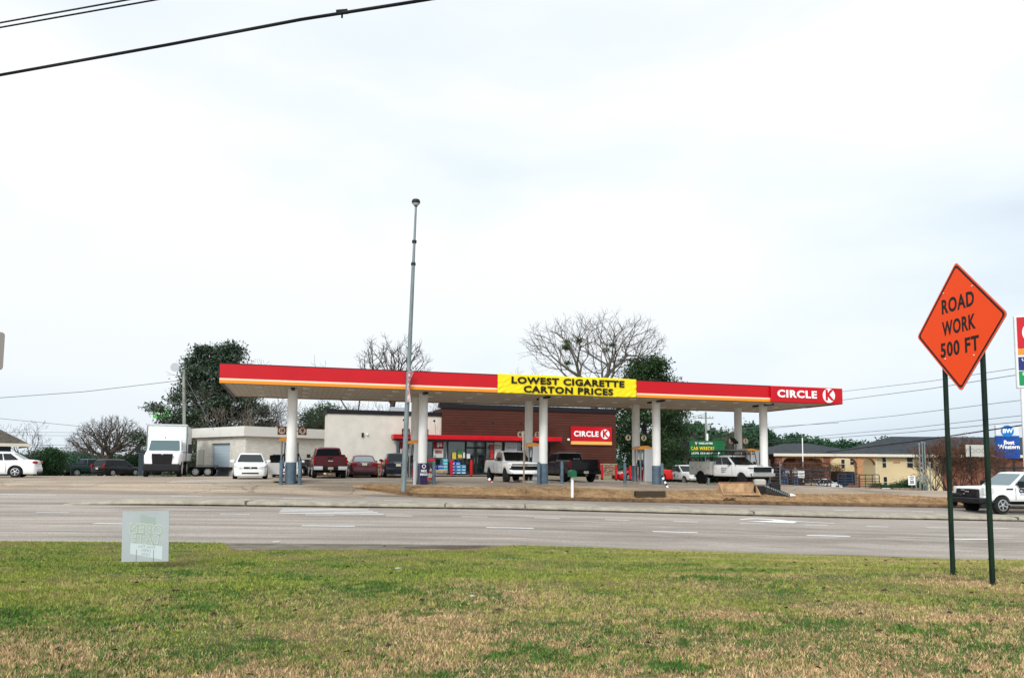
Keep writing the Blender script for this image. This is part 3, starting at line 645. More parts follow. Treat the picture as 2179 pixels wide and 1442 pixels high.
# red awning
ax0, ax1 = sx(836, 1.2), sx(1195, 1.2); az1 = sz(836, 923, 1.2); az0 = az1-.33
MB().rbox(ax0, ax1, -1.25, -.26, az0, az1, .02).build('awning', m_red, shop)
MB().box(ax0+.08, ax1-.08, -1.15, -.26, az0-.10, az0-.003).build('awning_soffit', m_dark, shop)
for k in range(6):
    x = ax0+.9+k*(ax1-ax0-1.8)/5
    MB().path([(x, -1.0, az1), (x-.03, -1.0, az1+.5), (x-.12, -1.0, az1+1.0)], .012, 5).lathe([(.01, az1+1.12), (.09, az1+1.05), (.09, az1+1.0), (.01, az1+.93)], (x-.13, -1.0, 0), 'Z', 10).build('awning_lamp', m_dark, shop)
# glazed front: frames, panes, door
m_glass = bpy.data.materials.new('shop_glass'); m_glass.use_nodes = True; t = m_glass.node_tree; t.nodes.clear()
oo = N('ShaderNodeOutputMaterial', t); tr = N('ShaderNodeBsdfTransparent', t); tr.inputs[0].default_value = (.72, .80, .80, 1); gl = N('ShaderNodeBsdfGlossy', t); gl.inputs['Roughness'].default_value = .04
fr = N('ShaderNodeFresnel', t); fr.inputs[0].default_value = 1.7; mi = N('ShaderNodeMixShader', t)
t.links.new(fr.outputs[0], mi.inputs[0]); t.links.new(tr.outputs[0], mi.inputs[1]); t.links.new(gl.outputs[0], mi.inputs[2]); t.links.new(mi.outputs[0], oo.inputs[0])
mull = [xg0, sx(868), sx(905), sx(951), sx(990), sx(1032), sx(1070), sx(1110), sx(1140), gx1]
for i in range(len(mull)-1):
    a, b_ = mull[i], mull[i+1]; yb = 0 if i < 3 else -.12
    door = i == 4
    f_ = MB().box(a, a+.07, yb, yb+.10, 0, GT).box(b_-.07, b_-.001, yb, yb+.10, 0, GT).box(a+.07, b_-.07, yb, yb+.10, GT-.10, GT-.001).box(a+.07, b_-.07, yb, yb+.10, .001, .10)
    if door: f_.box(a+.07, b_-.07, yb, yb+.10, 2.0, 2.12).box((a+b_)/2-.05, (a+b_)/2+.05, yb, yb+.10, .1, 2.0)
    fo = f_.build('door' if door else 'window', m_dark if i >= 3 else m_grey, shop)
    MB().box(a+.07, b_-.07, yb+.045, yb+.055, .10, GT-.10).build('pane', m_glass, fo)
    if door: MB().tube(((a+b_)/2-.12, yb-.06, .9), ((a+b_)/2-.12, yb-.06, 1.3), .015).tube(((a+b_)/2+.12, yb-.06, .9), ((a+b_)/2+.12, yb-.06, 1.3), .015).build('handle', m_steel, fo)
# shop interior
m_int = mat('interior_wall', (.42, .44, .44), .8); m_fl = mat('interior_floor', (.25, .25, .24), .4)
MB().box(xg0-.5, xr-.3, 8, 8.1, 0, 3.1).build('interior_wall', m_int, shop)
MB().box(xg0-.5, xr-.3, .3, 8, -.02, .02).build('interior_floor', m_fl, shop)
MB().box(xg0-.5, xr-.3, .3, 8, 3.05, 3.1).build('ceiling', m_int, shop)
m_tube = mat('lit_panel', (1, 1, 1), .5, emit=(1, .97, .9), estr=5)
for k in range(7):
    x = xg0+.8+k*1.9
    for y in (1.5, 4.2): MB().box(x, x+.9, y, y+.25, 3.0, 3.045).build('ceiling_lamp', m_tube, shop)
rnd = random.Random(12)
pk = [mat('pack_%s' % n, c, .5) for n, c in (('red', (.5, .03, .03)), ('blue', (.03, .10, .42)), ('teal', (.04, .36, .45)), ('yellow', (.65, .50, .08)), ('white', (.7, .7, .7)), ('dark', (.04, .04, .05)), ('green', (.06, .25, .08)), ('orange', (.6, .2, .04)))]
for s_ in range(6):
    x = xg0+.9+s_*2.0; fr_ = MB()
    fr_.box(x, x+1.5, 2.2, 2.25, .05, 1.5)
    for h in (.1, .5, .9, 1.3): fr_.box(x, x+1.5, 1.9, 2.2, h, h+.03)
    so = fr_.build('shelf_unit', m_grey, shop)
    for m_ in rnd.sample(pk, 4):
        mb = MB()
        for q in range(10):
            h = rnd.choice((.13, .53, .93, 1.33)); xx = x+rnd.random()*1.35; hh = rnd.uniform(.12, .3)
            mb.box(xx, xx+.14, 1.92, 2.1, h+.001*q, h+hh)
        mb.build('goods', m_, so)
# posters in the windows
def poster(u0, u1, v0, v1, off, m, name='window_poster'):
    a, b_ = sx(u0, off), sx(u1, off); zt, zb = sz((u0+u1)/2, v0, off), sz((u0+u1)/2, v1, off)
    return MB().box(a, b_, -off-.01, -off, zb, zt).build(name, m, shop), (a+b_)/2, (zt+zb)/2, b_-a, zt-zb
m_pw = mat('poster_white', (.62, .60, .58), .6); m_pr = mat('poster_red', (.32, .015, .03), .6)
for u0, u1, tx in ((922, 943, '$6'), (851, 872, '$3')):
    p_, cx_, cz_, w_, h_ = poster(u0, u1, 939, 973, .18, m_pw)
    MB().box(cx_-w_/2, cx_+w_/2, -.195, -.192, cz_+h_*.05, cz_+h_/2).build('poster_heading', m_pr, p_)
    text(tx, w_*.55, m_txtw, p_, (cx_+w_*.1, -.20, cz_+h_*.3), 'price', bold=.03, ext=.002)
    MB().box(cx_-w_*.35, cx_+w_*.35, -.197, -.192, cz_-h_*.25, cz_-h_*.05).build('poster_picture', mat('poster_food', (.30, .12, .08), .6, var=.7, vscale=6), p_)
p_, cx_, cz_, w_, h_ = poster(1052, 1066, 940, 1000, .19, m_pw)
text('$5.10\n$4.33', w_*.36, m_txtb, p_, (cx_, -.206, cz_+h_*.33), 'price', bold=.03, ext=.002)
p_, cx_, cz_, w_, h_ = poster(1074, 1100, 940, 975, .19, mat('poster_pale', (.50, .50, .55), .6))
text('CIRCLE K', w_*.2, m_txtb, p_, (cx_, -.206, cz_+h_*.15), 'lettering', ext=.002)
MB().box(cx_-w_*.3, cx_+w_*.3, -.212, -.201, cz_-h_*.35, cz_-h_*.2).build('poster_band', m_pr, p_)
for u0, u1, v0, v1, m_ in ((962, 970, 962, 976, pk[3]), (973, 983, 956, 965, pk[6]), (974, 983, 966, 974, pk[3]), (993, 1000, 965, 975, pk[4]), (1043, 1050, 945, 958, pk[0]), (1043, 1050, 960, 975, pk[0]), (985, 989, 962, 974, pk[4])):
    poster(u0, u1, v0, v1, .19, m_, 'window_notice')
# rooftop units
for u, hh, ww in ((848, .45, 1.3), (925, .3, .5)):
    x = sx(u, -4); MB().rbox(x-ww/2, x+ww/2, 4, 5.2, HS-.42, HS+.45+hh, .04).build('roof_unit', m_grey, shop)
for u, v in ((770, 925),):
    x = sx(u); z = sz(u, v)
    MB().rbox(x-.07, x+.07, -.14, -.002, z-.16, z+.16, .02).build('wall_lamp', m_dark, shop)
    MB().rbox(x+.28, x+.38, -.16, -.002, z-.04, z+.12, .02).build('security_camera', m_white, shop)
x = sx(1209, .25); z = sz(1209, 935, .25); MB().rbox(x-.09, x+.09, -.4, -.25, z-.09, z+.09, .03).build('security_camera', m_white, shop)
# shop sign (hangs on the wall: its own thing)
a, b_ = sx(1216, .45), sx(1303, .45); zt, zb = sz(1260, 907.5, .45), sz(1260, 946, .45)
sg = thing('shop_sign', 'red shop sign with white lettering and gold strip on the brown slatted wall', 'sign', (Matrix.Translation((s0.x, s0.y, SZ)) @ ROT) @ Vector((a, -.27, zb)), SA)
sw, sh = b_-a, zt-zb
MB().rbox(0, sw, -.16, 0, sh*.20, sh, .03).build('sign_face', m_red, sg)
MB().rbox(0, sw, -.15, 0, 0, sh*.19, .02).build('gold_strip', mat('sign_gold_pale', (.80, .42, .12), .4), sg)
text('CIRCLE', sh*.42, m_txtw, sg, (sw*.36, -.175, sh*.60), 'brand_lettering', bold=.038, space=1.14, ext=.01, fit=sw*.60, cap=sh*.31)
logo_disc(sg, sw*.825, sh*.60, sh*.27, -.165)
# red bollards in front of the shop
blab = [(750, 'red bollard between maroon pickup and maroon sedan', 0), (813, 'red bollard left of the dark hatchback', 0), (961, 'red bollard in front of the drinks cases, left of the door', 1.6), (1003, 'red bollard right in front of the shop door', 1.6),
        (1252, 'red bollard just right of the black pickup', .8), (1281, 'red bollard in the middle of the brown wall stone base', .8), (1311, 'tall red bollard at the right corner of the shop', .8), (1329, 'red bollard overlapping the front of the red car', .8), (1341, 'red bollard left of the fourth column pair, over the red car', .8)]
for u, lb, off in blab:
    p = line(u, SY-.9-off, SM); o = MB().lathe([(.10, -.1), (.10, 1.12), (.07, 1.18), (.01, 1.2)], (0, 0, 0), 'Z', 14).build('red_bollard', mat('bollard_red', (.40, .006, .010), .5), None, 40)
    o.location = p; tag(o, lb, 'bollard', 'red bollards along the shop front')
# drinks and goods stacked outside
def case_stack(u, n, cols_, m, lb, off=1.2, w_=.42, h_=.22, d=.35):
    p = line(u, SY-off, SM)
    for i in range(cols_):
        for k in range(n if not hasattr(n, '__len__') else n[i]):
            o = MB().rbox(-w_/2, w_/2, -d/2, d/2, 0, h_-.012, .03).build('drinks_case', m, None)
            MB().box(-w_/2+.05, w_/2-.05, -d/2-.006, -d/2, .04, h_*.45).build('case_label', m_txtw if k == 0 else pk[4], o)
            q = ROT @ Vector((i*(w_+.02)-cols_*w_/2, 0, 0)); o.location = (p.x+q.x, p.y+q.y, SZ+.12+k*h_); o.rotation_euler = (0, 0, SA)
            rk = ['bottom', 'second', 'third', 'fourth', 'fifth', 'sixth'][k]; cc = ['left', 'middle', 'right', 'far right'][i] if cols_ > 1 else 'single'
            tag(o, '%s case of the %s stack of %s' % (rk, cc, lb), 'drinks case', 'drinks cases stacked outside the shop')
case_stack(952, 5, 1, pk[2], 'teal bottled water left of the red bollard', w_=.36)
case_stack(973, (4, 4), 2, pk[1], 'dark blue bottled water right of the red bollard', w_=.36)
case_stack(985, (3, 3), 2, mat('pack_sky', (.03, .24, .46), .5), 'bright blue bottled water beside the door', off=1.7, w_=.36)
case_stack(936, (3, 3), 2, pk[1], 'navy packs with firewood under the $6 poster', w_=.46)
# bags of firewood
for i, (u, lb) in enumerate(((932, 'left tan sack of firewood at the foot of the navy packs'), (944, 'right tan sack of firewood at the foot of the navy packs'))):
    p = line(u, SY-1.9, SM); o = MB().rbox(-.3, .3, -.2, .2, 0, .28, .08).build('firewood_sack', mat('sack_tan', (.30, .22, .14), .9, var=.5, vscale=7), None); o.location = (p.x, p.y, SZ+.12); o.rotation_euler = (0, 0, SA+.2*i); tag(o, lb, 'sack')
# ice-chest-like rack by the second column
p = line(917, SY-1.6, SM); rk = thing('wire_rack', 'dark wire display rack filled with goods left of the navy packs', 'rack', (p.x, p.y, SZ+.1), SA)
mb = MB()
for x in (-.3, .3):
    for y in (-.2, .2): mb.tube((x, y, 0), (x, y, 1.35), .015)
for z in (.1, .5, .9, 1.3): mb.box(-.31, .31, -.21, .21, z, z+.02)
mb.build('frame', m_dark, rk)
MB().box(-.25, .2, -.15, .15, .121, .4).box(-.2, .25, -.15, .15, .521, .8).build('goods', pk[5], rk); MB().box(-.27, .27, -.15, .15, .921, 1.1).build('goods', pk[0], rk)
# traffic cone
p = at(916.5, 42); cn = thing('traffic_cone', 'orange traffic cone right of the column with the purple advert', 'traffic cone', p)
m_cone = mat('cone_orange', (.75, .10, .03), .6)
MB().lathe([(.19, .03), (.15, .2)], (0, 0, 0), 'Z', 20).lathe([(.105, .42), (.075, .56)], (0, 0, 0), 'Z', 20).lathe([(.045, .7), (.03, .76)], (0, 0, 0), 'Z', 20).build('body', m_cone, cn, 40)
MB().lathe([(.15, .2), (.105, .42)], (0, 0, 0), 'Z', 20).lathe([(.075, .56), (.045, .7)], (0, 0, 0), 'Z', 20).build('collar', m_txtw, cn, 40)
MB().rbox(-.24, .24, -.24, .24, 0, .03, .01).build('base', m_cone, cn)

# ================================================================ ANNEX BUILDING (white painted block with garage door)
ax = W(524, 906.5, 54.0); AZ = gz(ax.x, 54.0)
an = thing('annex_building', 'low off-white block annex with garage door and plain fascia left of the shop', 'annex', (ax.x, ax.y, AZ), R(49.5))
# local +x: right wall direction; left wall runs along +y (rotated 49.5 deg)
WL, WR_ = 7.3, 7.6; H_ = ax.z-AZ
m_block = mat('painted_block', (.60, .57, .51), .9, var=.12, vscale=2.2, bump=.9, bscale=9, stretch=(1, 1, 3))
m_fas = mat('fascia_offwhite', (.62, .60, .55), .7, var=.05, vscale=.8)
MB().box(0, WR_, 0, .2, -.3, H_-.7).box(0, .2, .2, 2.2, -.3, H_-.7).box(0, .2, 2.2, 5.0, 2.45, H_-.7).box(0, .2, 5.0, WL, -.3, H_-.7).box(.2, WR_, WL-.2, WL, -.3, H_-.7).build('block_wall', m_block, an)
MB().box(-.35, WR_, -.35, WL+.9, H_-.72, H_).build('fascia', m_fas, an)
gd = MB()
for k in range(12): gd.box(.22, .26, 2.2, 5.0, k*.205, k*.205+.195)
gd.build('roller_door', mat('roller_door', (.42, .50, .56), .5), an)
MB().box(-.04, -.005, 6.1, 7.0, 0, 2.0).build('door', mat('door_grey', (.42, .41, .37), .7), an)
MB().box(2.2, WR_, -.12, -.005, -.2, sz(780, 975)).build('wainscot', mat('dark_wainscot', (.11, .065, .05), .8, var=.5, vscale=4), an)
MB().box(2.15, WR_, -.16, -.005, sz(780, 975)+.002, sz(780, 975)+.08).build('wainscot_cap', m_dark, an)
MB().box(WR_-.6, WR_-.45, -.2, -.005, 1.9, 2.3).build('wall_lamp', m_dark, an)
# ================================================================ VEHICLES
def paint(name, c, rough=.28, var=.04): return mat('paint_'+name, c, rough, coat=.3, var=var, vscale=1.5)
P_WHITE = paint('white', (.84, .84, .83)); P_BLACK = paint('black', (.008, .009, .010)); P_NAVY = paint('navy', (.012, .016, .026)); P_MAROON = paint('maroon', (.115, .006, .010))
P_MAR2 = paint('maroon_grey', (.11, .035, .045)); P_RED = paint('red', (.50, .012, .012)); P_GREEN = paint('dark_green', (.01, .03, .03))
P_FLEET = paint('fleet_white', (.82, .82, .81))
m_win = mat('tinted_glass', (.006, .009, .011), .08, spec=.28); m_win2 = mat('pale_glass', (.16, .21, .22), .08, spec=.8)
m_tyre = mat('tyre', (.018, .018, .018), .85, var=.3, vscale=8); m_chrome = mat('chrome', (.65, .66, .67), .22, metal=.9); m_under = mat('underbody', (.006, .006, .006), .9)
m_lens = mat('lamp_lens', (.62, .64, .62), .12, spec=.9); m_tail = mat('tail_lamp', (.30, .012, .012), .2); m_amb = mat('amber_lens', (.6, .2, .02), .3)
m_plate = mat('number_plate', (.62, .60, .48), .5, var=.3, vscale=25); m_grille = mat('grille', (.012, .012, .013), .4)

def wheel(par, x, y, r, wd, rim='alloy', side=1):
    o = MB().lathe([(r*.60, -wd/2), (r*.93, -wd/2), (r, -wd*.36), (r, wd*.36), (r*.93, wd/2), (r*.60, wd/2)], (x, y, r), 'Y', 26).build('wheel', m_tyre, par, 35)
    mb = MB(); yo = y+side*(wd*.5+.03); rr = r*.64
    mt = {'alloy': m_rim, 'steel': mat('rim_white', (.62, .62, .60), .5), 'black': mat('rim_black', (.02, .02, .02), .35)}[rim]
    ring = [(rr, yo-side*.05), (rr, yo), (rr*.86, yo+side*.005), (rr*.84, yo-side*.05)]
    mb.lathe(ring, (x, 0, r), 'Y', 24)
    mb.lathe([(rr*.24, yo-side*.06), (rr*.24, yo-side*.01), (rr*.1, yo+side*.01)], (x, 0, r), 'Y', 12)
    for k in range(5 if rim != 'steel' else 8):
        a = 2*math.pi*k/(5 if rim != 'steel' else 8)+.3; w_ = rr*(.13 if rim == 'alloy' else .17)
        T = Matrix.Translation((x, yo-side*.03, r)) @ Matrix.Rotation(a, 4, 'Y')
        mb.box(rr*.15, rr*.9, -.02, .02, -w_, w_, T)
    mb.build('rim', mt, o, 40)
def body(par, name, m, st, wx, r, hw, zlo, arch=1.17, sm=38, arch_m=None):
    # lofted shell: st rows (x, top z, half-width factor, crown), wheel arches cut into the sills
    X0, X1 = st[0][0], st[-1][0]; ra = r*arch; xs = set(round(s[0], 4) for s in st)
    for a in wx:
        for k in range(13): xs.add(round(a+ra*math.cos(math.pi*k/12), 4))
    x = X0
    while x < X1: xs.add(round(x, 4)); x += .22
    xs = sorted(q for q in xs if X0 <= q <= X1)
    px = [s[0] for s in st]; rings = []
    def sec(x, zl):
        zt = np.interp(x, px, [s[1] for s in st]); h = hw*np.interp(x, px, [s[2] for s in st]); H = zt-zl
        e = .05*H
        H = zt-zlo; b0 = [(h*.93, zlo), (h*.965, zlo+.05*H), (h*.985, zlo+.22*H), (h, zlo+.52*H), (h*.985, zlo+.74*H), (h*.955, zlo+.90*H), (h*.90, zlo+.972*H), (h*.80, zt), (h*.42, zt+.018), (0, zt+.025)]
        by_, bz_ = [q[0] for q in b0[:8]], [q[1] for q in b0[:8]]
        half = [(float(np.interp(zl, bz_, by_)), zl+.0005*i) if z < zl else (y, z) for i, (y, z) in enumerate(b0)]
        return [(x, y, z) for y, z in half]+[(x, -y, z) for y, z in reversed(half[:-1])]
    for q in xs:
        zl = zlo; dup = False
        for a in wx:
            d = abs(q-a)
            if d < ra-1e-3: zl = max(zlo, r+math.sqrt(ra*ra-d*d))
            elif abs(d-ra) < 2e-3: dup = 1 if q < a else 2
        if dup == 1: rings += [sec(q-.001, zlo), sec(q+.001, max(zlo, r))]
        elif dup == 2: rings += [sec(q-.001, max(zlo, r)), sec(q+.001, zlo)]
        else: rings.append(sec(q, zl))
    return MB().loft(rings).build(name, m, par, sm)
def cabin(par, m, xD, xC, xB, xA, zb, zt, wb, wt, panes, glass=m_win, name='cabin', wglass=None):
    # greenhouse frustum with rounded roof edge; panes are glass slabs
    def ring(z, x0, x1, w_, c): return [(x0, -w_+c, z), (x0+c, -w_, z), (x1-c, -w_, z), (x1, -w_+c, z), (x1, w_-c, z), (x1-c, w_, z), (x0+c, w_, z), (x0, w_-c, z)]
    g = MB().loft([ring(zb-.10, xD, xA, wb, .05), ring(zb, xD, xA, wb, .05), ring(zt-.045, xC-.04, xB+.05, wt+.02, .06), ring(zt-.01, xC+.02, xB-.02, wt-.05, .06), ring(zt+.02, xC+.25, xB-.25, wt-.25, .06)])
    cb = g.build(name, m, par, 45); z1 = zt-.05
    A = lambda s: (xA, s*wb, zb); B = lambda s: (xB+.05, s*(wt+.02), z1); C = lambda s: (xC-.04, s*(wt+.02), z1); D_ = lambda s: (xD, s*wb, zb)
    MB().slab(A(-1), A(1), B(1), B(-1), .05, .95, .06, .93, .014, .02, .03).build('windshield', wglass or glass, par)
    MB().slab(D_(1), D_(-1), C(-1), C(1), .07, .93, .10, .92, .014, .02, .03).build('rear_window', wglass or glass, par)
    for s in (-1, 1):
        for u0, u1 in panes:
            q = MB()
            if s < 0: q.slab(D_(-1), A(-1), B(-1), C(-1), u0, u1, .10, .90, .012, .02, .012)
            else: q.slab(A(1), D_(1), C(1), B(1), 1-u1, 1-u0, .10, .90, .012, .02, .012)
            q.build('side_window', glass, par)
    return cb
def quad_wheels(p, wx, hw, r, wd, rim):
    for x in wx:
        for s in (-1, 1): wheel(p, x, s*(hw-wd/2-.01), r, wd, rim, s)
def mirror(p, x, y, z, m, sz_=(.12, .22, .16), big=0):
    for s in (-1, 1):
        o = MB().rbox(x-sz_[0]/2, x+sz_[0]/2, s*(y+.05), s*(y+.05+sz_[1]), z, z+sz_[2], .03).build('mirror', m, p)
        MB().tube((x, s*(y-.03), z+.03), (x, s*(y+.10), z+.06), .02).build('mirror_arm', m_black, o)
def plate(p, x, z, fr): return MB().box(x, x+.015*fr, -.155, .155, z-.075, z+.075).build('number_plate', m_plate, p)

def sedan(lab, cat, loc, rz, m, kind='sedan', L_=4.85, hw=.915, zt=1.46, r=.33, rim='alloy', glass=m_win, tail=m_tail, name='parked_car', wglass=None, door_open=False, doorseams=True):
    p = thing(name, lab, cat, loc, R(rz)); h = L_/2; wx = (-h+1.02, h-.98)
    if kind == 'sedan':
        st = [(-h, .60, .80), (-h+.06, .86, .90), (-h+.14, .98, .94), (-h+.6, 1.02, .985), (-h+1.2, 1.0, 1), (.0, .95, 1), (.9, .94, 1), (1.35, .91, .99), (h-.45, .80, .95), (h-.12, .68, .86), (h-.02, .56, .78), (h, .45, .72)]
        cab = (-h+.52, -h+1.30, .15, 1.22, .93, zt, hw*.87, hw*.64); panes = ((.09, .34), (.36, .60), (.62, .90))
    else:
        st = [(-h, .62, .84), (-h+.05, .95, .92), (-h+.12, 1.06, .96), (-h+.8, 1.06, 1), (.9, 1.02, 1), (1.3, .98, .99), (h-.4, .86, .95), (h-.1, .70, .86), (h, .48, .76)]
        cab = (-h+.10, -h+.42, .35, 1.22, 1.02, zt, hw*.89, hw*.70); panes = ((.05, .25), (.28, .56), (.58, .90))
    zlo = .20 if kind == 'sedan' else .26
    body(p, 'body', m, st, wx, r, hw, zlo)
    cabin(p, m, *cab, panes, glass, wglass=wglass)
    MB().box(-h+.15, h-.15, -hw*.8, hw*.8, zlo-.03, .5).build('underbody', m_under, p)
    quad_wheels(p, wx, hw, r, .21, rim)
    mirror(p, .95, hw*.88, .93 if kind == 'sedan' else 1.03, m)
    # front
    MB().rbox(h-.03, h+.012, -.36, .36, .60, .70, .02).build('grille', m_grille, p)
    MB().rbox(h-.03, h+.010, -.45, .45, .30, .40, .02).build('lower_grille', m_grille, p)
    MB().lathe([(.05, h+.014), (.05, h+.02)], (0, 0, .65), 'X', 14).build('emblem', m_chrome, p)
    for s in (-1, 1):
        MB().loft([[(h-.42, s*hw*.955, .70), (h-.42, s*hw*.945, .80), (h-.30, s*hw*.9, .80), (h-.30, s*hw*.92, .66)], [(h-.07, s*hw*.80, .60), (h-.09, s*hw*.80, .72), (h-.06, s*hw*.62, .715), (h+.008, s*hw*.62, .60)], [(h-.01, s*hw*.48, .61), (h-.05, s*hw*.46, .685), (h-.06, s*hw*.46, .68), (h-.02, s*hw*.46, .61)]]).build('headlight', m_lens, p)
        # rear lamps
        if kind == 'sedan': MB().rbox(-h-.01, -h+.22, s*hw*.50, s*hw*.935, .80, .94, .03).build('tail_lamp', tail, p)
        else: MB().rbox(-h-.01, -h+.18, s*hw*.72, s*hw*.955, .85, 1.20, .03).build('tail_lamp', tail, p)
    MB().rbox(-h-.035, -h+.1, -hw*.82, hw*.82, .34, .58, .05).build('rear_bumper', m, p)
    MB().rbox(-h-.04, -h+.1, -hw*.7, hw*.7, .20, .335, .03).build('rear_valance', m_black, p)
    plate(p, -h-.02, .84 if kind == 'sedan' else .80, -1)
    MB().rbox(-h-.03, -h, -.28, .28, .93, .96, .01).build('boot_trim', m_chrome, p)
    if doorseams:
        for s in (-1, 1):
            mb = MB()
            for xx in (-.95, .05, 1.02): mb.box(xx, xx+.012, s*(hw-.004), s*(hw+.003), .30, .88)
            sm = mb.build('door_seam', m_black, p)
            MB().rbox(.16-.9, .34-.9, s*(hw-.005), s*(hw+.03), .80, .83, .01).rbox(.16, .34, s*(hw-.005), s*(hw+.03), .80, .83, .01).build('door_handle', m, p)
    if door_open:
        dr = thing('door_hinge', '', '', (.98, hw-.02, 0), R(-62)) if 0 else None
        M_ = Matrix.Translation((1.0, hw-.02, 0)) @ Matrix.Rotation(R(-58), 4, 'Z')
        d = MB().box(-1.02, 0, -.05, .06, .28, .93, M_).build('open_door', m, p)
        MB().box(-.95, -.15, -.01, .02, .93, 1.36, M_).build('door_window', m_win, d)
        MB().box(-1.0, -.93, -.02, .03, .93, 1.40, M_).box(-.95, -.35, -.02, .03, 1.36, 1.40, M_).build('window_frame', m_black, d)
    return p

def pickup(lab, loc, rz, m, L_=5.85, hw=1.01, zt=1.90, r=.41, rim='alloy', lift=0., front='silver', chromeb=False, bed=True, name='pickup_truck', glass=m_win, wglass=None, cat='pickup truck', long_cab=True, black_front=False, twotone=None):
    p = thing(name, lab, cat, loc, R(rz)); h = L_/2; wx = (-h+1.15, h-.97); z = lift; B = 1.34+z
    st = [(-h, B-.12, .96), (-h+.03, B, .985), (-.62, B, 1), (-.60, 1.24+z, 1), (1.2, 1.22+z, 1), (1.5, 1.22+z, .99), (h-.35, 1.19+z, .97), (h-.10, 1.15+z, .95), (h-.03, 1.08+z, .93), (h, .70+z, .90)]
    if not bed: st = [(-.72, 1.10+z, .98), (-.68, 1.24+z, 1)]+st[4:]
    zlo = .48+z
    body(p, 'body', m, st, wx if bed else wx[1:], r, hw, zlo)
    if bed:
        MB().box(-h+.08, -.68, -hw+.1, hw-.1, B+.0, B+.03).build('bed_cover', m_black, p)
        MB().rbox(-h-.015, -h+.01, -hw*.84, hw*.84, .74+z, B-.02, .01).build('tailgate', m, p)
        MB().rbox(-h-.03, -h-.014, -.16, .16, B-.14, B-.05, .01).build('tailgate_handle', m_black, p)
        for s in (-1, 1): MB().rbox(-h-.02, -h+.16, s*hw*.85, s*hw*.985, .88+z, B-.06, .02).build('tail_lamp', m_tail, p)
        bb = MB().rbox(-h-.18, -h+.02, -.42, .42, .50+z, .70+z, .03).build('rear_bumper', m_black, p)
        for s in (-1, 1): MB().rbox(-h-.19, -h+.03, s*.43, s*hw*.98, .50+z, .72+z, .03).build('bumper_end', m_chrome if not black_front else m_black, bb)
        MB().box(-h-.20, -h-.182, -.155, .155, .53+z, .68+z).build('number_plate', m_plate, p)
        MB().tube((-h-.1, 0, .48+z), (-h-.28, 0, .42+z), .04).build('tow_hitch', m_steel, p)
    xD = -.66
    cabin(p, m, xD, xD+.14, .52, 1.50, 1.22+z, zt+z, hw*.90, hw*.72, ((.05, .40), (.43, .92)) if long_cab else ((.15, .92),), glass, wglass=wglass)
    MB().box(-h+.1, h-.2, -hw*.72, hw*.72, .34+z*.8, .60+z).build('underbody', m_under, p)
    quad_wheels(p, wx, hw+.0, r, .27, rim)
    mirror(p, 1.12, hw*.92, 1.24+z, m_black, (.10, .24, .24))
    # front end
    f = h
    if front == 'silver':      # wide split grille under thin lamps
        MB().rbox(f-.03, f+.02, -.80, .80, 1.00+z, 1.07+z, .02).build('grille', m_grille, p)
        MB().rbox(f-.03, f+.035, -.86, .86, .70+z, .95+z, .04).build('lower_grille', m_grille, p)
        MB().rbox(f+.02, f+.035, -.13, .13, .995+z, 1.045+z, .01).build('emblem', m_black, p)
        MB().prism([(-.95, .62+z), (-.95, .74+z), (-.72, .70+z), (-.6, .60+z), (.6, .60+z), (.72, .70+z), (.95, .74+z), (.95, .62+z), (.7, .48+z), (-.7, .48+z)], f-.1, f+.09, 'X').build('front_bumper', m, p)
        for s in (-1, 1): MB().rbox(f-.30, f-.01, s*.72, s*.945, .92+z, 1.06+z, .03).build('headlight', m_lens, p)
        for s in (-1, 1): MB().rbox(f-.12, f+.035, s*.80, s*.94, .74+z, .84+z, .02).build('fog_lamp', m_grille, p)
    elif front == 'hd':        # tall black grille, chrome bumper
        MB().rbox(f-.03, f+.05, -.74, .74, .78+z, 1.13+z, .03).build('grille', m_grille, p)
        MB().rbox(f-.03, f+.055, -.72, .72, 1.05+z, 1.08+z, .01).build('grille_bar', m_black, p)
        MB().rbox(f-.1, f+.14, -.97, .97, .50+z, .74+z, .05).build('front_bumper', m_chrome, p)
        MB().rbox(f-.9, f-.25, -.35, .35, 1.2+z, 1.27+z, .03).build('hood_scoop', m, p)
        MB().rbox(f-.24, f-.20, -.25, .25, 1.215+z, 1.25+z, .01).build('scoop_mouth', m_black, p)
        for s in (-1, 1):
            MB().rbox(f-.35, f+.01, s*.76, s*.95, .80+z, 1.08+z, .03).build('headlight', m_lens, p)
            MB().rbox(f-.36, f+.015, s*.755, s*.952, 1.0+z, 1.09+z, .02).build('lamp_brow', m_black, p)
    elif front == 'ram':
        MB().rbox(f-.03, f+.05, -.50, .50, .78+z, 1.12+z, .03).build('grille', m_chrome, p)
        MB().rbox(f+.04, f+.06, -.43, -.03, .82+z, .93+z, .01).rbox(f+.04, f+.06, .03, .43, .82+z, .93+z, .01).rbox(f+.04, f+.06, -.43, -.03, .98+z, 1.08+z, .01).rbox(f+.04, f+.06, .03, .43, .98+z, 1.08+z, .01).build('grille_holes', m_grille, p)
        MB().rbox(f-.1, f+.12, -.95, .95, .46+z, .68+z, .05).build('front_bumper', m_chrome, p)
        for s in (-1, 1): MB().rbox(f-.28, f+.01, s*.55, s*.90, .84+z, 1.06+z, .03).build('headlight', m_lens, p)
    # side mouldings, seams and handles
    for s in (-1, 1):
        mb = MB()
        for xx in (-.60, .28, 1.30): mb.box(xx, xx+.014, s*(hw-.004), s*(hw+.003), .55+z, 1.16+z)
        mb.build('door_seam', m_black, p)
        MB().rbox(-.50, -.32, s*(hw-.01), s*(hw+.03), 1.04+z, 1.08+z, .01).rbox(.40, .58, s*(hw-.01), s*(hw+.03), 1.04+z, 1.08+z, .01).build('door_handle', m_black if black_front else m, p)
    return p

def g3(u, Y): return at(u, Y)
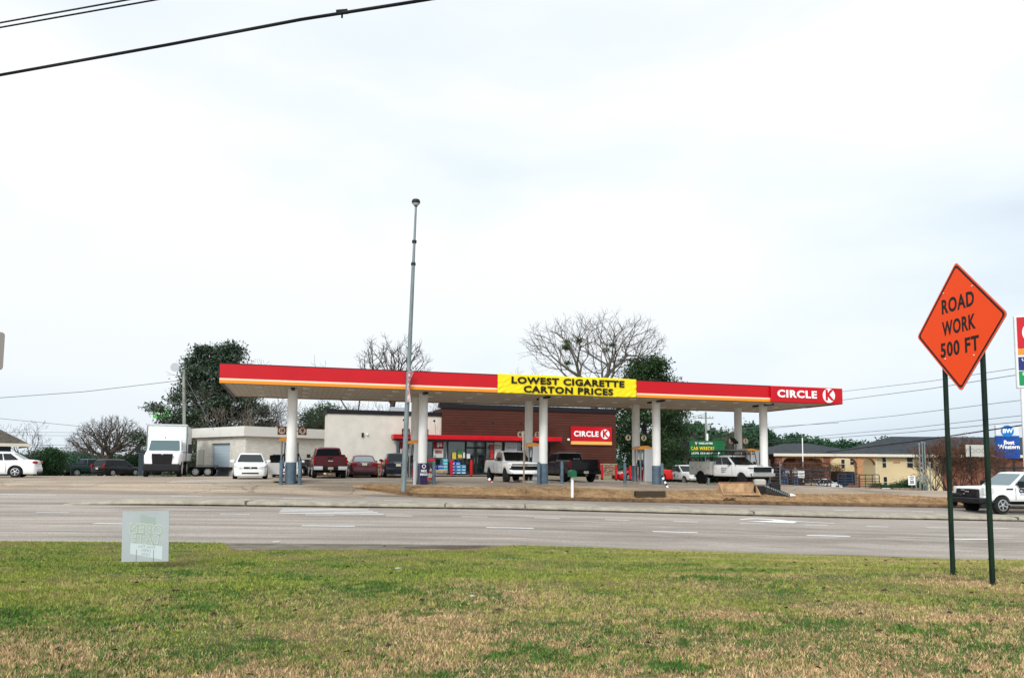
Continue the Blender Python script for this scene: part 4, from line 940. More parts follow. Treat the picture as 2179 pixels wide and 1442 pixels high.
# left road-side white saloon
sedan('white saloon with red tail lamp cut by the left edge of the picture', 'car', g3(-22, 42.6), 202, P_WHITE)
pickup('dark green pickup parked behind the black hatchback on the left', g3(187, 81), 60, P_GREEN, chromeb=True)
sedan('black crossover seen from behind with pale alloy wheels on the left', 'car', g3(249, 74.5), 70, P_BLACK, 'suv', 4.7, .93, 1.69, .36)
sedan('white saloon with its driver door open at the leftmost pump', 'car', g3(532, 42.8), -70.5, P_WHITE, door_open=True)
sedan('white saloon half hidden behind the leftmost pump', 'car', g3(610, 49), -72, paint('white2', (.76, .77, .78)), zt=1.44, wglass=m_win2)
mp_ = pickup('maroon pickup seen from behind at the cream wall', g3(695, 47.5), 108, P_MAROON)
MB().rbox(-2.925-.045, -2.925-.016, -.14, .14, 1.02, 1.07, .01).build('emblem', m_txtw, mp_)
sedan('maroon saloon seen from behind with a bright rear window', 'car', g3(770, 49.5), 105, P_MAR2, zt=1.42, wglass=m_win2)
sedan('dark navy hatchback seen from behind left of the lamp pole', 'car', g3(842, 50), 103, P_NAVY, 'suv', 4.4, .90, 1.56, .34)
wp_ = pickup('white lifted pickup facing the road with black wheels and split grille', g3(1087, 41.6), -73.5, P_WHITE, zt=1.88, r=.44, rim='black', lift=.08)
bp_ = pickup('black pickup seen from behind beside the middle canopy column', g3(1205, 46.8), 108, P_BLACK, zt=1.80, black_front=True)
text('Special', .15, m_txtw, bp_, (-.80, -.35, 1.40), 'window_lettering', M=Matrix.Rotation(R(-90), 4, 'Z'), ext=.002)
sedan('bright red saloon behind the red bollards at the shop corner', 'car', g3(1366, 62), 192, P_RED)
ram = pickup('white pickup with chrome bumper parked left of the utility truck', g3(1452, 74), -72, P_FLEET, front='ram')
# utility truck
ut = pickup('white utility truck with grey toolbox body and black ladder rack', g3(1556, 43.6), -67, P_FLEET, front='hd', bed=False, lift=.12, L_=6.3, r=.42, rim='black', wglass=m_win)
m_svc = mat('service_grey', (.42, .41, .38), .6, var=.08, vscale=2)
sb = MB().rbox(-3.35, -.80, -1.08, 1.08, .66, 1.62, .04).build('service_body', m_svc, ut)
for s in (-1, 1):
    mb = MB()
    for a, b_, z0, z1 in ((-3.30, -2.55, .75, 1.55), (-2.50, -1.45, 1.12, 1.55), (-1.40, -.86, .75, 1.55)): mb.rbox(a, b_, s*1.075, s*1.10, z0, z1, .01)
    mb.build('locker_door', mat('locker_grey', (.50, .49, .46), .5), sb)
    MB().rbox(-2.9, -2.84, s*1.10, s*1.12, 1.1, 1.2, .01).rbox(-1.15, -1.08, s*1.10, s*1.12, 1.1, 1.2, .01).rbox(-2.0, -1.9, s*1.10, s*1.12, 1.2, 1.28, .01).build('latch', m_black, sb)
    MB().lathe([(.50, 1.07*s), (.50, 1.095*s)], (-2.0, 0, .46), 'Y', 24).build('wheel_arch', m_under, sb)
rk = MB()
for s in (-1, 1):
    rk.path([(-3.3, s*1.0, 1.62), (-3.3, s*1.0, 2.18), (-3.15, s*1.0, 2.32), (1.25, s*1.0, 2.32)], .03, 6)
    rk.path([(-3.3, s*1.0, 2.08), (1.25, s*1.0, 2.14)], .022, 6)
    for x in (-2.2, -.95): rk.tube((x, s*1.0, 1.62), (x, s*1.0, 2.32), .025)
    rk.tube((1.25, s*1.0, 2.32), (1.6, s*.95, 1.3), .022)
for k in range(9): rk.tube((-3.2+k*.55, -1.0, 2.32), (-3.2+k*.55, 1.0, 2.32), .022)
rk.build('ladder_rack', m_black, ut)
lad = thing('ladder_bundle', 'bundle of ladders and a tilted floodlight on the utility truck rack', 'ladders', ut.location+Vector((0, 0, 2.36)), R(-69))
lb = MB()
for y in (-.4, 0.0, .45): lb.box(-3.1, 1.3, y-.03, y+.03, 0, .08)
for k in range(12): lb.box(-3.0+k*.36, -2.96+k*.36, -.4, .45, .03, .06)
lb.build('rails', m_steel, lad)
MB().path([(.3, .2, .08), (.35, .2, .38), (.2, .2, .62)], .035).build('lamp_stem', m_black, lad)
MB().box(-.28, .28, -.16, .16, -.07, .07, Matrix.Translation((.15, .2, .70)) @ Matrix.Rotation(R(35), 4, 'Y')).build('lamp_head', m_black, lad)
for k, (dz, w_) in enumerate(((0, .5), (.12, .62), (-.12, .42))): MB().box(.2, .2+w_, -1.022, -1.016, 1.0+dz, 1.04+dz).build('door_lettering', mat('decal_navy', (.03, .05, .12), .5), ut)

for o_ in (ut, lad): o_.scale = (.84,)*3
lad.location = ut.location+Vector((0, 0, 2.36*.84))
wp_.scale = (.88,)*3
# box truck
bt_loc = g3(349, 49.2); bt = thing('box_truck', 'white box truck with black grille facing the road on the left', 'box truck', bt_loc, R(-69.3))
st = [(-1.05, 1.95, .92), (-.95, 1.98, .96), (.55, 1.72, 1.0), (.9, 1.66, .99), (1.7, 1.50, .94), (1.98, 1.36, .86), (2.05, 1.05, .80), (2.06, .98, .80)]
body(bt, 'cab_body', P_WHITE, st, (1.05,), .50, 1.15, .74, arch=1.12)
cabin(bt, P_WHITE, -1.05, -.98, -.05, .72, 1.66, 2.50, 1.04, .93, ((.35, .95),), m_win, wglass=mat('windscreen_teal', (.06, .11, .12), .08, spec=.8))
MB().prism([(-.62, 1.50), (.62, 1.50), (.56, .84), (-.56, .84)], 2.0, 2.085, 'X').build('grille', m_grille, bt)
MB().lathe([(.045, 2.09), (.045, 2.10)], (0, 0, 1.47), 'X', 12).build('emblem', m_chrome, bt)
MB().rbox(1.80, 2.16, -1.10, 1.10, .36, .86, .10).build('front_bumper', mat('bumper_black', (.02, .02, .022), .6), bt)
for s in (-1, 1):
    MB().loft([[(1.6, s*1.10, 1.30), (1.6, s*1.09, 1.44), (1.75, s*1.0, 1.44), (1.72, s*1.05, 1.20)], [(2.03, s*.70, 1.22), (1.96, s*.70, 1.38), (1.98, s*.66, 1.36), (2.06, s*.66, 1.18)]]).build('headlight', m_lens, bt)
    MB().rbox(.55, .68, s*1.42, s*1.66, 1.55, 2.15, .03).build('mirror', m_black, bt)
    MB().path([(.5, s*1.05, 1.62), (.6, s*1.45, 1.60)], .025).build('mirror_arm', m_black, bt)
    wheel(bt, 1.05, s*(1.12-.14), .50, .27, 'steel', s); wheel(bt, -4.6, s*(1.12-.28), .50, .55, 'steel', s)
MB().box(-7.4, 1.6, -.42, .42, .62, .92).build('chassis', m_under, bt)
MB().lathe([(.24, -.7), (.24, .2)], (-1.9, .80, .68), 'X', 14).build('fuel_tank', m_steel, bt)
cb = MB().rbox(-7.6, -1.25, -1.24, 1.24, 1.02, 3.52, .05).build('cargo_box', mat('box_panel', (.60, .61, .60), .5, var=.04, vscale=.7), bt)
MB().rbox(-1.252, -1.20, -1.20, 1.20, 1.06, 3.44, .02).build('front_panel', mat('box_front', (.72, .73, .72), .5, var=.05, vscale=.8), cb)
MB().rbox(-1.30, -1.16, -1.26, 1.26, 3.40, 3.54, .04).build('top_rail', m_chrome, cb)
for s in (-1, 1): MB().rbox(-1.3, -1.18, s*1.20, s*1.262, 1.02, 3.42, .02).build('corner_post', m_steel, cb)
text('IPS', .35, mat('decal_teal', (.05, .25, .22), .5), cb, (-2.2, 1.246, 2.85), 'lettering', M=Matrix.Rotation(R(180), 4, 'Z'), ext=.003)
MB().tube((.2, 0, 2.50), (.2, 0, 2.62), .02).build('antenna', m_black, bt)

# trailers
def trailer(lab, loc, rz, x0, x1, wx, wallz=0, r=.34):
    p = thing('flatbed_trailer', lab, 'trailer', loc, R(rz)); mb = MB()
    mb.box(x0, x1, -1.0, 1.0, .62, .70).box(x0, x1, -1.02, -.95, .50, .62).box(x0, x1, .95, 1.02, .50, .62)
    for k in range(int((x1-x0)/.5)): mb.box(x0+.1+k*.5, x0+.18+k*.5, -.95, .95, .52, .62)
    if wallz: mb.box(x0, x1, -1.02, -.98, .70, .70+wallz).box(x0, x1, .98, 1.02, .70, .70+wallz)
    mb.build('deck', mat('trailer_black', (.02, .018, .018), .7, var=.3, vscale=3), p)
    mb = MB()
    for s in (-1, 1):
        a, b_ = min(wx)-.55, max(wx)+.55
        mb.prism([(a, .60), (a+.15, .82), (b_-.15, .82), (b_, .60), (b_-.05, .58), (b_-.2, .78), (a+.2, .78), (a+.05, .58)], s*1.04, s*1.30, 'Y')
    mb.build('fender', mat('fender_grey', (.09, .09, .09), .6), p)
    for x in wx:
        for s in (-1, 1): wheel(p, x, s*1.16, r, .2, 'steel', s)
    MB().path([(x1, -.7, .56), (x1+1.3, 0, .52), (x1, .7, .56)], .05).tube((x1+1.0, .1, 0), (x1+1.0, .1, .8), .035).build('tongue', m_dark, p)
    MB().box(x0-.02, x0, -.9, -.7, .55, .62).box(x0-.02, x0, .7, .9, .55, .62).build('marker_lamp', m_tail, p)
    return p
trailer('black tandem flatbed trailer parked behind the box truck', g3(433, 55.5), 16, -2.6, 3.6, (-.42, .42))
trailer('black trailer with one pale wheel between leftmost pump and maroon pickup', g3(641, 56), 12, -1.5, 2.0, (0,), .35)

# railway company crew truck on the far lanes
fx = W(2124, 1010, 36.6); fz = gz(fx.x, 36.6)
cs = pickup('white crew truck with black bull bar and dark door lettering driving along the far lanes', (fx.x+1.95+.05, 36.6+.95+.40, fz), 190.5, P_FLEET, L_=6.1, hw=1.03, zt=1.92, r=.44, lift=.14, front='none', rim='alloy', wglass=m_win2, glass=mat('teal_glass', (.05, .12, .13), .06, spec=.8))
h = 3.05
MB().rbox(h-.05, h+.06, -.60, .60, .80, 1.20, .05).build('grille', m_black, cs)
MB().rbox(h-.02, h+.14, -.70, .70, .78, 1.22, .05).rbox(h-.15, h+.36, -1.08, 1.08, .52, .80, .05).rbox(h-.1, h+.30, -1.06, -.2, .80, .98, .04).build('bull_bar', mat('bull_bar_black', (.018, .018, .02), .5, var=.4, vscale=6), cs)
MB().rbox(h+.16, h+.19, -.30, -.08, 1.12, 1.18, .01).rbox(h+.16, h+.19, -.05, .2, 1.05, 1.10, .01).rbox(h+.16, h+.18, -.2, -.1, .92, .98, .01).build('tow_hook', m_chrome, cs)
for s in (-1, 1):
    MB().rbox(h-.55, h+.01, s*.78, s*1.0, .92, 1.32, .03).build('headlight', m_lens, cs)
    MB().path([(h-.5, s*1.0, .60), (h-.1, s*1.02, .50), (h+.2, s*.95, .42)], .05).lathe([(.16, s*.86), (.16, s*1.0)], (h+.05, 0, .45), 'Y', 14).build('rail_gear', m_dark, cs)
    MB().rbox(1.45, 1.85, s*1.025, s*1.045, 1.20, 1.27, .01).build('fender_vent', m_black, cs)
    MB().rbox(.85, 1.15, s*1.02, s*1.34, 1.30, 1.62, .03).build('tow_mirror', m_black, cs)
    MB().path([(-1.0, s*1.08, .42), (1.6, s*1.08, .44), (1.9, s*1.0, .52)], .045).build('side_step', m_steel, cs)
text('CSX', .27, mat('decal_navy', (.03, .05, .12), .5), cs, (.85, 1.062, 1.14), 'door_lettering', bold=.04, M=Matrix.Rotation(R(180), 4, 'Z'), sx=1.15, ext=.003)
MB().box(.62, 1.08, 1.055, 1.06, .96, .975).build('door_line', mat('decal_navy', (0, 0, 0)), cs)
text('R718244  4X4', .07, m_txtb, cs, (.40, 1.055, .78), 'door_lettering', M=Matrix.Rotation(R(180), 4, 'Z'), ext=.003)
MB().box(-2.4, -.2, -.9, .9, 2.26, 2.30).tube((.35, .85, 2.28), (-2.4, .85, 2.28), .035).tube((.35, -.85, 2.28), (-2.4, -.85, 2.28), .035).tube((-.5, .85, 1.5), (-.5, .85, 2.28), .03).tube((-.5, -.85, 1.5), (-.5, -.85, 2.28), .03).tube((.35, -.95, 2.28), (.35, .95, 2.28), .04).build('cab_rack', m_black, cs)
# ================================================================ ROAD WORK SIGN
P = [at(2020, 10.62), at(2105, 9.86)]
ctr = W(2040, 694, 10.25); m_green = mat('green_post', (.005, .018, .010), .6, var=.5, vscale=10, stretch=(1, 1, .3)); m_orange = mat('sign_orange', (.95, .075, .008), .5)
SR = R(-85); sgn = thing('road_work_sign', 'orange diamond road work sign on two dark green steel posts in the lawn', 'road sign', (ctr.x, ctr.y, gz(ctr.x, ctr.y)), SR)
iv = (Matrix.Translation(sgn.location) @ Matrix.Rotation(SR, 4, 'Z')).inverted(); cz = ctr.z-sgn.location.z
for p in P:
    q = iv @ Vector((p.x, p.y, p.z)); zt = cz-.92+abs(q.x)+.25
    MB().prism([(q.x-.038, .050), (q.x-.022, .012), (q.x+.022, .012), (q.x+.038, .050), (q.x+.030, .054), (q.x+.017, .022), (q.x-.017, .022), (q.x-.030, .054)], q.z-.3, zt, 'Z').build('post', m_green, sgn)
def diamond(r, rad=.05, n=5):
    pts = []
    for k in range(4):
        a = math.pi/2*k; c = Vector((math.cos(a), math.sin(a)))*(r-rad*math.sqrt(2))
        for i in range(n): t = a-math.pi/4+math.pi/2*i/(n-1); pts.append((c.x+rad*math.cos(t), c.y+rad*math.sin(t)+cz))
    return pts
bd = MB().prism(diamond(.92), -.003, .003, 'Y').build('sign_plate', mat('bare_aluminium', (.5, .5, .5), .4, metal=.6), sgn)
MB().prism(diamond(.912), -.0045, -.0032, 'Y').build('orange_face', m_orange, bd)
a_, b_ = diamond(.885), diamond(.843, .04); mb = MB(); n = len(a_)
mb.v = [(x, -.0055, z) for x, z in a_]+[(x, -.0055, z) for x, z in b_]+[(x, -.0047, z) for x, z in a_]+[(x, -.0047, z) for x, z in b_]
for i in range(n): j = (i+1) % n; mb.f += [(i, j, n+j, n+i), (2*n+i, 2*n+j, 3*n+j, 3*n+i), (i, j, 2*n+j, 2*n+i), (n+i, n+j, 3*n+j, 3*n+i)]
mb.build('border', m_txtb, bd)
for s, z, k in (('ROAD', .335, .66), ('WORK', .015, .68), ('500 FT', -.29, .78)): text(s, .225, m_txtb, bd, (0, -.006, cz+z), 'lettering', bold=.03, ext=.0008, fit=k, cap=.215, space=1.12)
for x, z in ((-.28, .53), (.30, .50), (-.30, -.42), (.28, -.45)): MB().lathe([(.013, -.006), (.009, -.012)], (x, 0, cz+z), 'Y', 8).build('bolt', m_chrome, bd)

# ================================================================ LAWN SIGN (seen from behind)
p = at(308, 11.4); ls = thing('yard_sign', 'pale translucent yard sign seen from behind with mirrored lettering in the lawn', 'yard sign', p, R(-4))
ls.scale = (1.13,)*3; SW, SHT = .655, .675; zb = .11
m_cor = mat('corrugated_plastic', (.38, .42, .42), .45, var=.05, vscale=1.5, spec=.4)
Mt = Matrix.Rotation(R(-1.5), 4, 'Y')
MB().box(-SW/2, SW/2, -.003, .003, zb, zb+SHT, Mt).build('panel', m_cor, ls)
m_ghost = mat('ghost_print', (.50, .56, .45), .5); m_ghost2 = mat('ghost_print_dark', (.33, .39, .35), .5); m_gw = mat('ghost_patch', (.52, .58, .58), .5)
mirM = Matrix.Rotation(R(4), 4, 'Y') @ Matrix.Diagonal((-1, 1, 1, 1))
for s, z, sz_ in (('OPEN', .42, .19), ('LATE', .29, .185)):
    o = text(s, sz_, m_ghost, ls, (.0, -.0042, zb+z), 'lettering', bold=.05, M=mirM, ext=.0004, sx=.98)
    o = text(s, sz_, m_ghost2, ls, (.0, -.0052, zb+z), 'lettering', bold=.005, M=mirM, ext=.0004, sx=.98)
MB().prism([(-.09, zb+.52), (.12, zb+.50), (.12, zb+.59), (.02, zb+.60), (-.09, zb+.63)], -.0040, -.0032, 'Y').build('ghost_emblem', m_ghost2, ls)
MB().prism([(-.215, zb+.245), (.235, zb+.205), (.235, zb+.03), (-.215, zb+.10)], -.0041, -.0032, 'Y').build('white_patch', m_gw, ls)
text('Drive Thru\nOPEN\nLATE', .052, m_ghost2, ls, (.01, -.0046, zb+.145), 'small_lettering', M=mirM, ext=.0003, bold=.01)
for x in (-.125, .115):
    MB().tube((x, -.006, -.12), (x, -.006, zb+.16), .0022, n=6).build('wire_stake', m_steel, ls)
MB().tube((-.125, -.006, .03), (.115, -.006, .03), .0022, n=6).build('wire_crossbar', m_steel, ls)

# ================================================================ LAMP POLE in the verge
b0 = at(858, 34.6); topp = W(885, 440, 34.6)
lp = thing('light_pole', 'tall slim grey steel lamp pole leaning slightly in front of the canopy', 'lamp pole', b0)
dv = topp-b0
MB().path([dv*t for t in (0, .2, .4, .6, .78, .8, .81, .9, 1)], [.125, .118, .105, .095, .085, .085, .068, .06, .05], 14).build('shaft', m_steel, lp, 40)
MB().box(-.24, .24, -.24, .24, -.05, .06).build('base_plate', mat('rusty_steel', (.14, .09, .06), .8, var=.4, vscale=8), lp)
MB().lathe([(.11, 0), (.115, .12)], tuple(dv*.79), 'Z', 12).build('joint_ring', m_dark, lp)
MB().lathe([(.11, 0), (.115, .12)], tuple(dv*.87), 'Z', 12).build('joint_ring', m_dark, lp)
hd = MB().lathe([(.07, 0), (.09, .12), (.19, .17), (.21, .24), (.17, .34), (.05, .38)], tuple(dv), 'Z', 18).build('lamp_head', m_dark, lp, 40)
MB().lathe([(.185, .15), (.10, .06), (.06, .04)], tuple(dv), 'Z', 18).build('lens', m_lens, hd, 40)
# tattered banner hanging on the pole
pa = W(869, 790, 34.5); tb = thing('torn_banner', 'tattered white and red banner strip hanging down the lamp pole', 'banner', pa)
mb = MB(); prof = [(0, .05, .22), (.25, .03, .14), (.5, .0, .07), (.8, -.02, .11), (1.1, -.01, .14), (1.45, .0, .17)]
for k, (z, x, wd) in enumerate(prof): mb.v += [(x, -.16-.03*math.sin(k*2), -z), (x+wd*.5, -.22, -z), (x+wd, -.15+.05*math.cos(k), -z-.03)]
for k in range(len(prof)-1):
    for j in (0, 1): mb.f.append((k*3+j, k*3+j+1, k*3+4+j, k*3+3+j))
o = mb.build('cloth', mat('torn_cloth', (.72, .68, .66), .8, c2=(.35, .04, .05), vscale=7), tb); sm = o.modifiers.new('thick', 'SOLIDIFY'); sm.thickness = .006
MB().tube((.02, -.16, -.02), (-.08, .02, .05), .01).build('tie', m_black, tb); MB().tube((.06, -.16, -1.45), (-.06, .02, -1.55), .01).build('tie', m_black, tb)

# floodlight pole by the box truck
b0 = at(393, 58); tp = W(391, 786, 58)
fp = thing('floodlight_pole', 'wooden pole with round floodlight in front of the big dark evergreen', 'pole', b0)
MB().tube((0, 0, 0), tp-b0, .15, .11, 10).build('shaft', mat('weathered_wood', (.24, .25, .22), .9, var=.3, vscale=4, stretch=(1, 1, .1)), fp)
d = tp-b0
MB().path([d-Vector((0, 0, .5)), d+Vector((-.25, -.3, .1)), d+Vector((-.4, -.5, .15))], .03).build('bracket', m_steel, fp)
MB().lathe([(.10, .2), (.30, .0), (.34, -.08), (.34, -.12)], tuple(d+Vector((-.42, -.55, .1))), 'Y', 18).build('floodlight', m_grey, fp, 40)

def pole_thing(name, lab, cat, u, Y, v_top, r, m, r1=None):
    b = at(u, Y); t = W(u, v_top, Y); p = thing(name, lab, cat, b); H = t.z-b.z
    MB().tube((0, 0, -.1), (0, 0, H), r, r1 or r, 10).build('shaft', m, p); return p, H
m_wood = mat('weathered_wood', (0, 0, 0))
# utility pole behind the billboard
up, H = pole_thing('utility_pole', 'wooden utility pole with crossarm and insulators behind the billboard', 'utility pole', 1504, 105, 876, .17, m_wood, .12)
MB().box(-1.1, 1.1, -.06, .06, H-.95, H-.83).box(-.05, .05, -.3, .3, H-.6, H-.5).build('crossarm', m_wood, up)
for x in (-1.0, -.6, .6, 1.0): MB().lathe([(.03, 0), (.09, .06), (.05, .12), (.09, .18), (.04, .3)], (x, 0, H-.83), 'Z', 8).build('insulator', m_grey, up)
MB().lathe([(.22, 0), (.22, .75)], (.35, 0, H-2.6), 'Z', 12).build('transformer', m_grey, up)
# white thin pole (flag pole) by motel
pole_thing('white_pole', 'thin white pole in front of the motel arcade roof', 'pole', 1710, 84, 931, .06, m_white)
# thin black stake on the verge
pole_thing('steel_stake', 'thin dark stake standing on the verge in front of the utility truck', 'stake', 1505, 40.6, 1006, .018, m_dark)
# small edge-on sign post at 1114
b = at(1114.5, 35.9); ps = thing('small_sign_post', 'slim weathered post with a sign seen edge-on in front of the white lifted pickup', 'sign', b, R(14))
Hs = W(1114, 917, 35.9).z-b.z
MB().box(-.035, .035, -.02, .02, -.1, Hs).build('post', mat('rusty_post', (.24, .17, .11), .85, var=.3, vscale=9), ps)
Mz = Matrix.Rotation(R(62), 4, 'Z'); MB().box(-.30, .30, -.008, .008, Hs-.95, Hs, Mz).build('sign_plate', mat('sign_back', (.50, .45, .38), .6), ps)
# mailbox
b = at(1217.5, 35.8); mbx = thing('mailbox', 'green mailbox on a white painted post in the verge', 'mailbox', b, R(12))
Hm = W(1217, 1000, 35.8).z-b.z
MB().rbox(-.055, .055, -.055, .055, -.1, Hm-.22, .01).build('post', m_white, mbx)
Hm += .02; m_mg = mat('mailbox_green', (.015, .10, .05), .4)
MB().prism([(-.155, Hm-.34)]+[(.155, Hm-.34)]+[(.155*math.cos(R(a)), Hm-.14+.14*math.sin(R(a))) for a in range(0, 181, 20)], -.25, .25, 'Y').build('box', m_mg, mbx)
MB().prism([(-.14, Hm-.32)]+[(.14, Hm-.32)]+[(.14*math.cos(R(a)), Hm-.14+.125*math.sin(R(a))) for a in range(0, 181, 20)], -.262, -.251, 'Y').build('door', m_mg, mbx)
MB().box(.165, .175, -.1, .06, Hm-.16, Hm-.06).build('flag', mat('flag_white', (.7, .72, .65), .5), mbx)

# fallen barricade boards
def board(lab, u0, v0, u1, v1, Y, w_, m1, m2):
    a, b_ = W(u0, v0, Y), W(u1, v1, Y-.15); d = b_-a; Ln = d.length
    M_ = Matrix.Translation(a) @ d.to_track_quat('X', 'Z').to_matrix().to_4x4()
    p = thing('striped_marker', lab, 'marker', a); M_ = Matrix.Translation(-a) @ M_
    for k in range(6):
        MB().box(Ln*k/6, Ln*(k+1)/6, -.012, .012, -w_/2, w_/2, M_).build('stripe', m1 if k % 2 == 0 else m2, p)
    return p
board('leaning red and white striped marker board beside the white lifted pickup', 1040, 1017, 1056, 1042, 38.5, .13, m_txtw, mat('stripe_red', (.45, .05, .04), .5))
board('leaning black and white striped marker board right of the steel grate', 1408, 1011, 1421, 1037, 39.5, .10, m_txtb, m_txtw)

# dark steel grate block on the verge
b = at(1383, 37.0); gr = thing('steel_grate', 'dark rectangular steel grate block standing on the verge', 'grate', b, CA)
gw = 1.62; MB().box(-gw/2, gw/2, -.10, .10, 0, .33).build('frame', mat('grate_dark', (.035, .028, .022), .8, var=.5, vscale=14), gr)
mb = MB()
for k in range(27): mb.box(-gw/2+.03+k*.06, -gw/2+.05+k*.06, -.125, -.101, .03, .30)
for z in (.08, .16, .24): mb.box(-gw/2, gw/2, -.135, -.126, z, z+.02)
mb.build('bars', mat('grate_bar', (.10, .075, .05), .8), gr)

# loader bucket with attachment
b = at(1575, 38.6); lb_ = thing('loader_bucket', 'tan steel loader bucket lying open towards the road on the verge', 'bucket', b, R(8)); m_tan = mat('bucket_tan', (.42, .27, .15), .75, var=.3, vscale=3)
bw = 1.95
MB().prism([(-.30, .02), (.42, .02), (.50, .55), (.44, .62), (.40, .60), (.40, .12), (-.30, .06)], -bw/2, bw/2, 'X').build('shell', m_tan, lb_)
for s in (-1, 1): MB().prism([(-.32, .0), (.42, .0), (.50, .62), (.36, .62)], s*bw/2, s*(bw/2+.03), 'X').build('side_plate', m_tan, lb_)
MB().box(-bw/2, bw/2, .41, .5, .58, .68).build('lip', mat('bucket_rust', (.22, .12, .07), .85, var=.3, vscale=5), lb_)
b = at(1548, 37.5); rnd = random.Random(3); mb = MB()
for k in range(9): mb.path([(rnd.uniform(-.45, .45), rnd.uniform(-.2, .2), rnd.uniform(.02, .08)), (rnd.uniform(-.4, .4), rnd.uniform(-.2, .2), rnd.uniform(.08, .18)), (rnd.uniform(-.45, .45), rnd.uniform(-.2, .2), .04)], .025, 5)
o = mb.build('chain_heap', mat('rust_brown', (.10, .055, .035), .9), None); o.location = b; tag(o, 'rusty heap of chain at the left foot of the tan bucket', 'chain')
# compact machine / trencher beside bucket
b = at(1640, 39.0); tr = thing('trencher', 'dark walk-behind trencher with toothed boom lying right of the tan bucket', 'machine', b, R(-6))
MB().lathe([(.14, -.14), (.30, -.13), (.32, 0), (.30, .13), (.14, .14)], (-.55, 0, .32), 'Y', 20).build('wheel', m_tyre, tr)
MB().rbox(-.85, -.25, -.22, .22, .50, .85, .08).build('engine_cover', mat('cover_grey', (.40, .38, .35), .6), tr)
MB().prism([(-.4, .50), (.5, .28), (1.05, .02), (.95, -.02), (-.2, .12), (-.45, .3)], -.12, .12, 'Y').build('boom', mat('machine_dark', (.03, .03, .03), .6, var=.5, vscale=9), tr)
mb = MB()
for k in range(12): mb.cbox((-.3+k*.105, -.13, .50-k*.042), (.06, .05, .09))
mb.build('digging_chain', m_steel, tr)
MB().lathe([(.10, -.05), (.02, .25)], (1.0, -.05, .03), 'X', 10).build('nose', m_txtw, tr)
MB().rbox(.0, .55, .1, .4, .2, .62, .05).build('side_box', m_black, tr)
# upright stack of coils/equipment
b = at(1647, 44.5); eq = thing('equipment_rack', 'tall dark rack of rubber tracks and hoses right of the utility truck', 'equipment', b)
mb = MB(); rnd = random.Random(8)
for k in range(7): mb.path([(.32*math.cos(a), .25*math.sin(a), .12+k*.18+.03*math.sin(3*a+k)) for a in [2*math.pi*i/14 for i in range(15)]], .055, 5)
mb.build('coils', mat('rubber_black', (.025, .025, .024), .8, var=.5, vscale=8), eq)
MB().tube((-.3, -.2, 0), (-.3, -.2, 1.55), .03).tube((.3, -.2, 0), (.3, -.2, 1.45), .03).tube((-.3, .2, 0), (-.3, .2, 1.5), .03).tube((.3, .2, 0), (.3, .2, 1.45), .03).build('posts', m_steel, eq)

# ================================================================ CORRAL PANELS
m_gate = mat('gate_brown', (.055, .035, .03), .6, var=.3, vscale=3); m_gateb = mat('gate_blue', (.035, .055, .08), .6, var=.3, vscale=3)
def gate(lab, u0, Y0, u1, Y1, h, bars, m, r=.028):
    a, b_ = at(u0, Y0), at(u1, Y1); d = b_-a; Ln = d.xy.length; g = thing('corral_panel', lab, 'gate', a, math.atan2(d.y, d.x), 'tubular steel corral panels for sale')
    dz = d.z; mb = MB(); q = .14
    out = [(0, .0), (0, h-q), (q*.3, h-q*.3), (q, h), (Ln-q, h), (Ln-q*.3, h-q*.3), (Ln, h-q), (Ln, .0)]
    mb.path([(x, 0, z+dz*x/Ln) for x, z in out], r*1.3, 7); mb.build('frame', m, g)
    mb = MB()
    for k in range(bars): z = .12+(h-.25)*k/bars; mb.tube((0, 0, z), (Ln, 0, z+dz), r)
    mb.build('rails', m, g)
    for k in (1, 2): MB().tube((Ln*k/3, 0, .05), (Ln*k/3, 0, h), r).build('upright', m, g)
    return g
gate('long brown corral panel standing tallest, ends right of the white notice', 1648, 57, 1768, 53.5, 1.75, 7, m_gate)
gate('blue corral panel lower and behind the tall brown one', 1650, 59, 1762, 56, 1.35, 5, m_gateb)
gate('dark corral panel in front of the dark motel awning', 1784, 64, 1830, 62.5, 1.35, 5, m_gateb)
gate('rusty corral panel at the right end in front of the orange motel column', 1828, 63.2, 1872, 61, 1.28, 5, m_gate)
b = W(1705, 1008, 56.2); o = MB().box(-.24, .24, -.01, .01, -.28, .28).build('notice_sign', m_txtw, None); o.location = b; tag(o, 'small white notice hanging on the tall brown corral panel', 'sign')
text('FOR SALE\nCORRAL\nPANELS', .10, m_txtb, o, (0, -.013, 0), 'lettering', ext=.001)
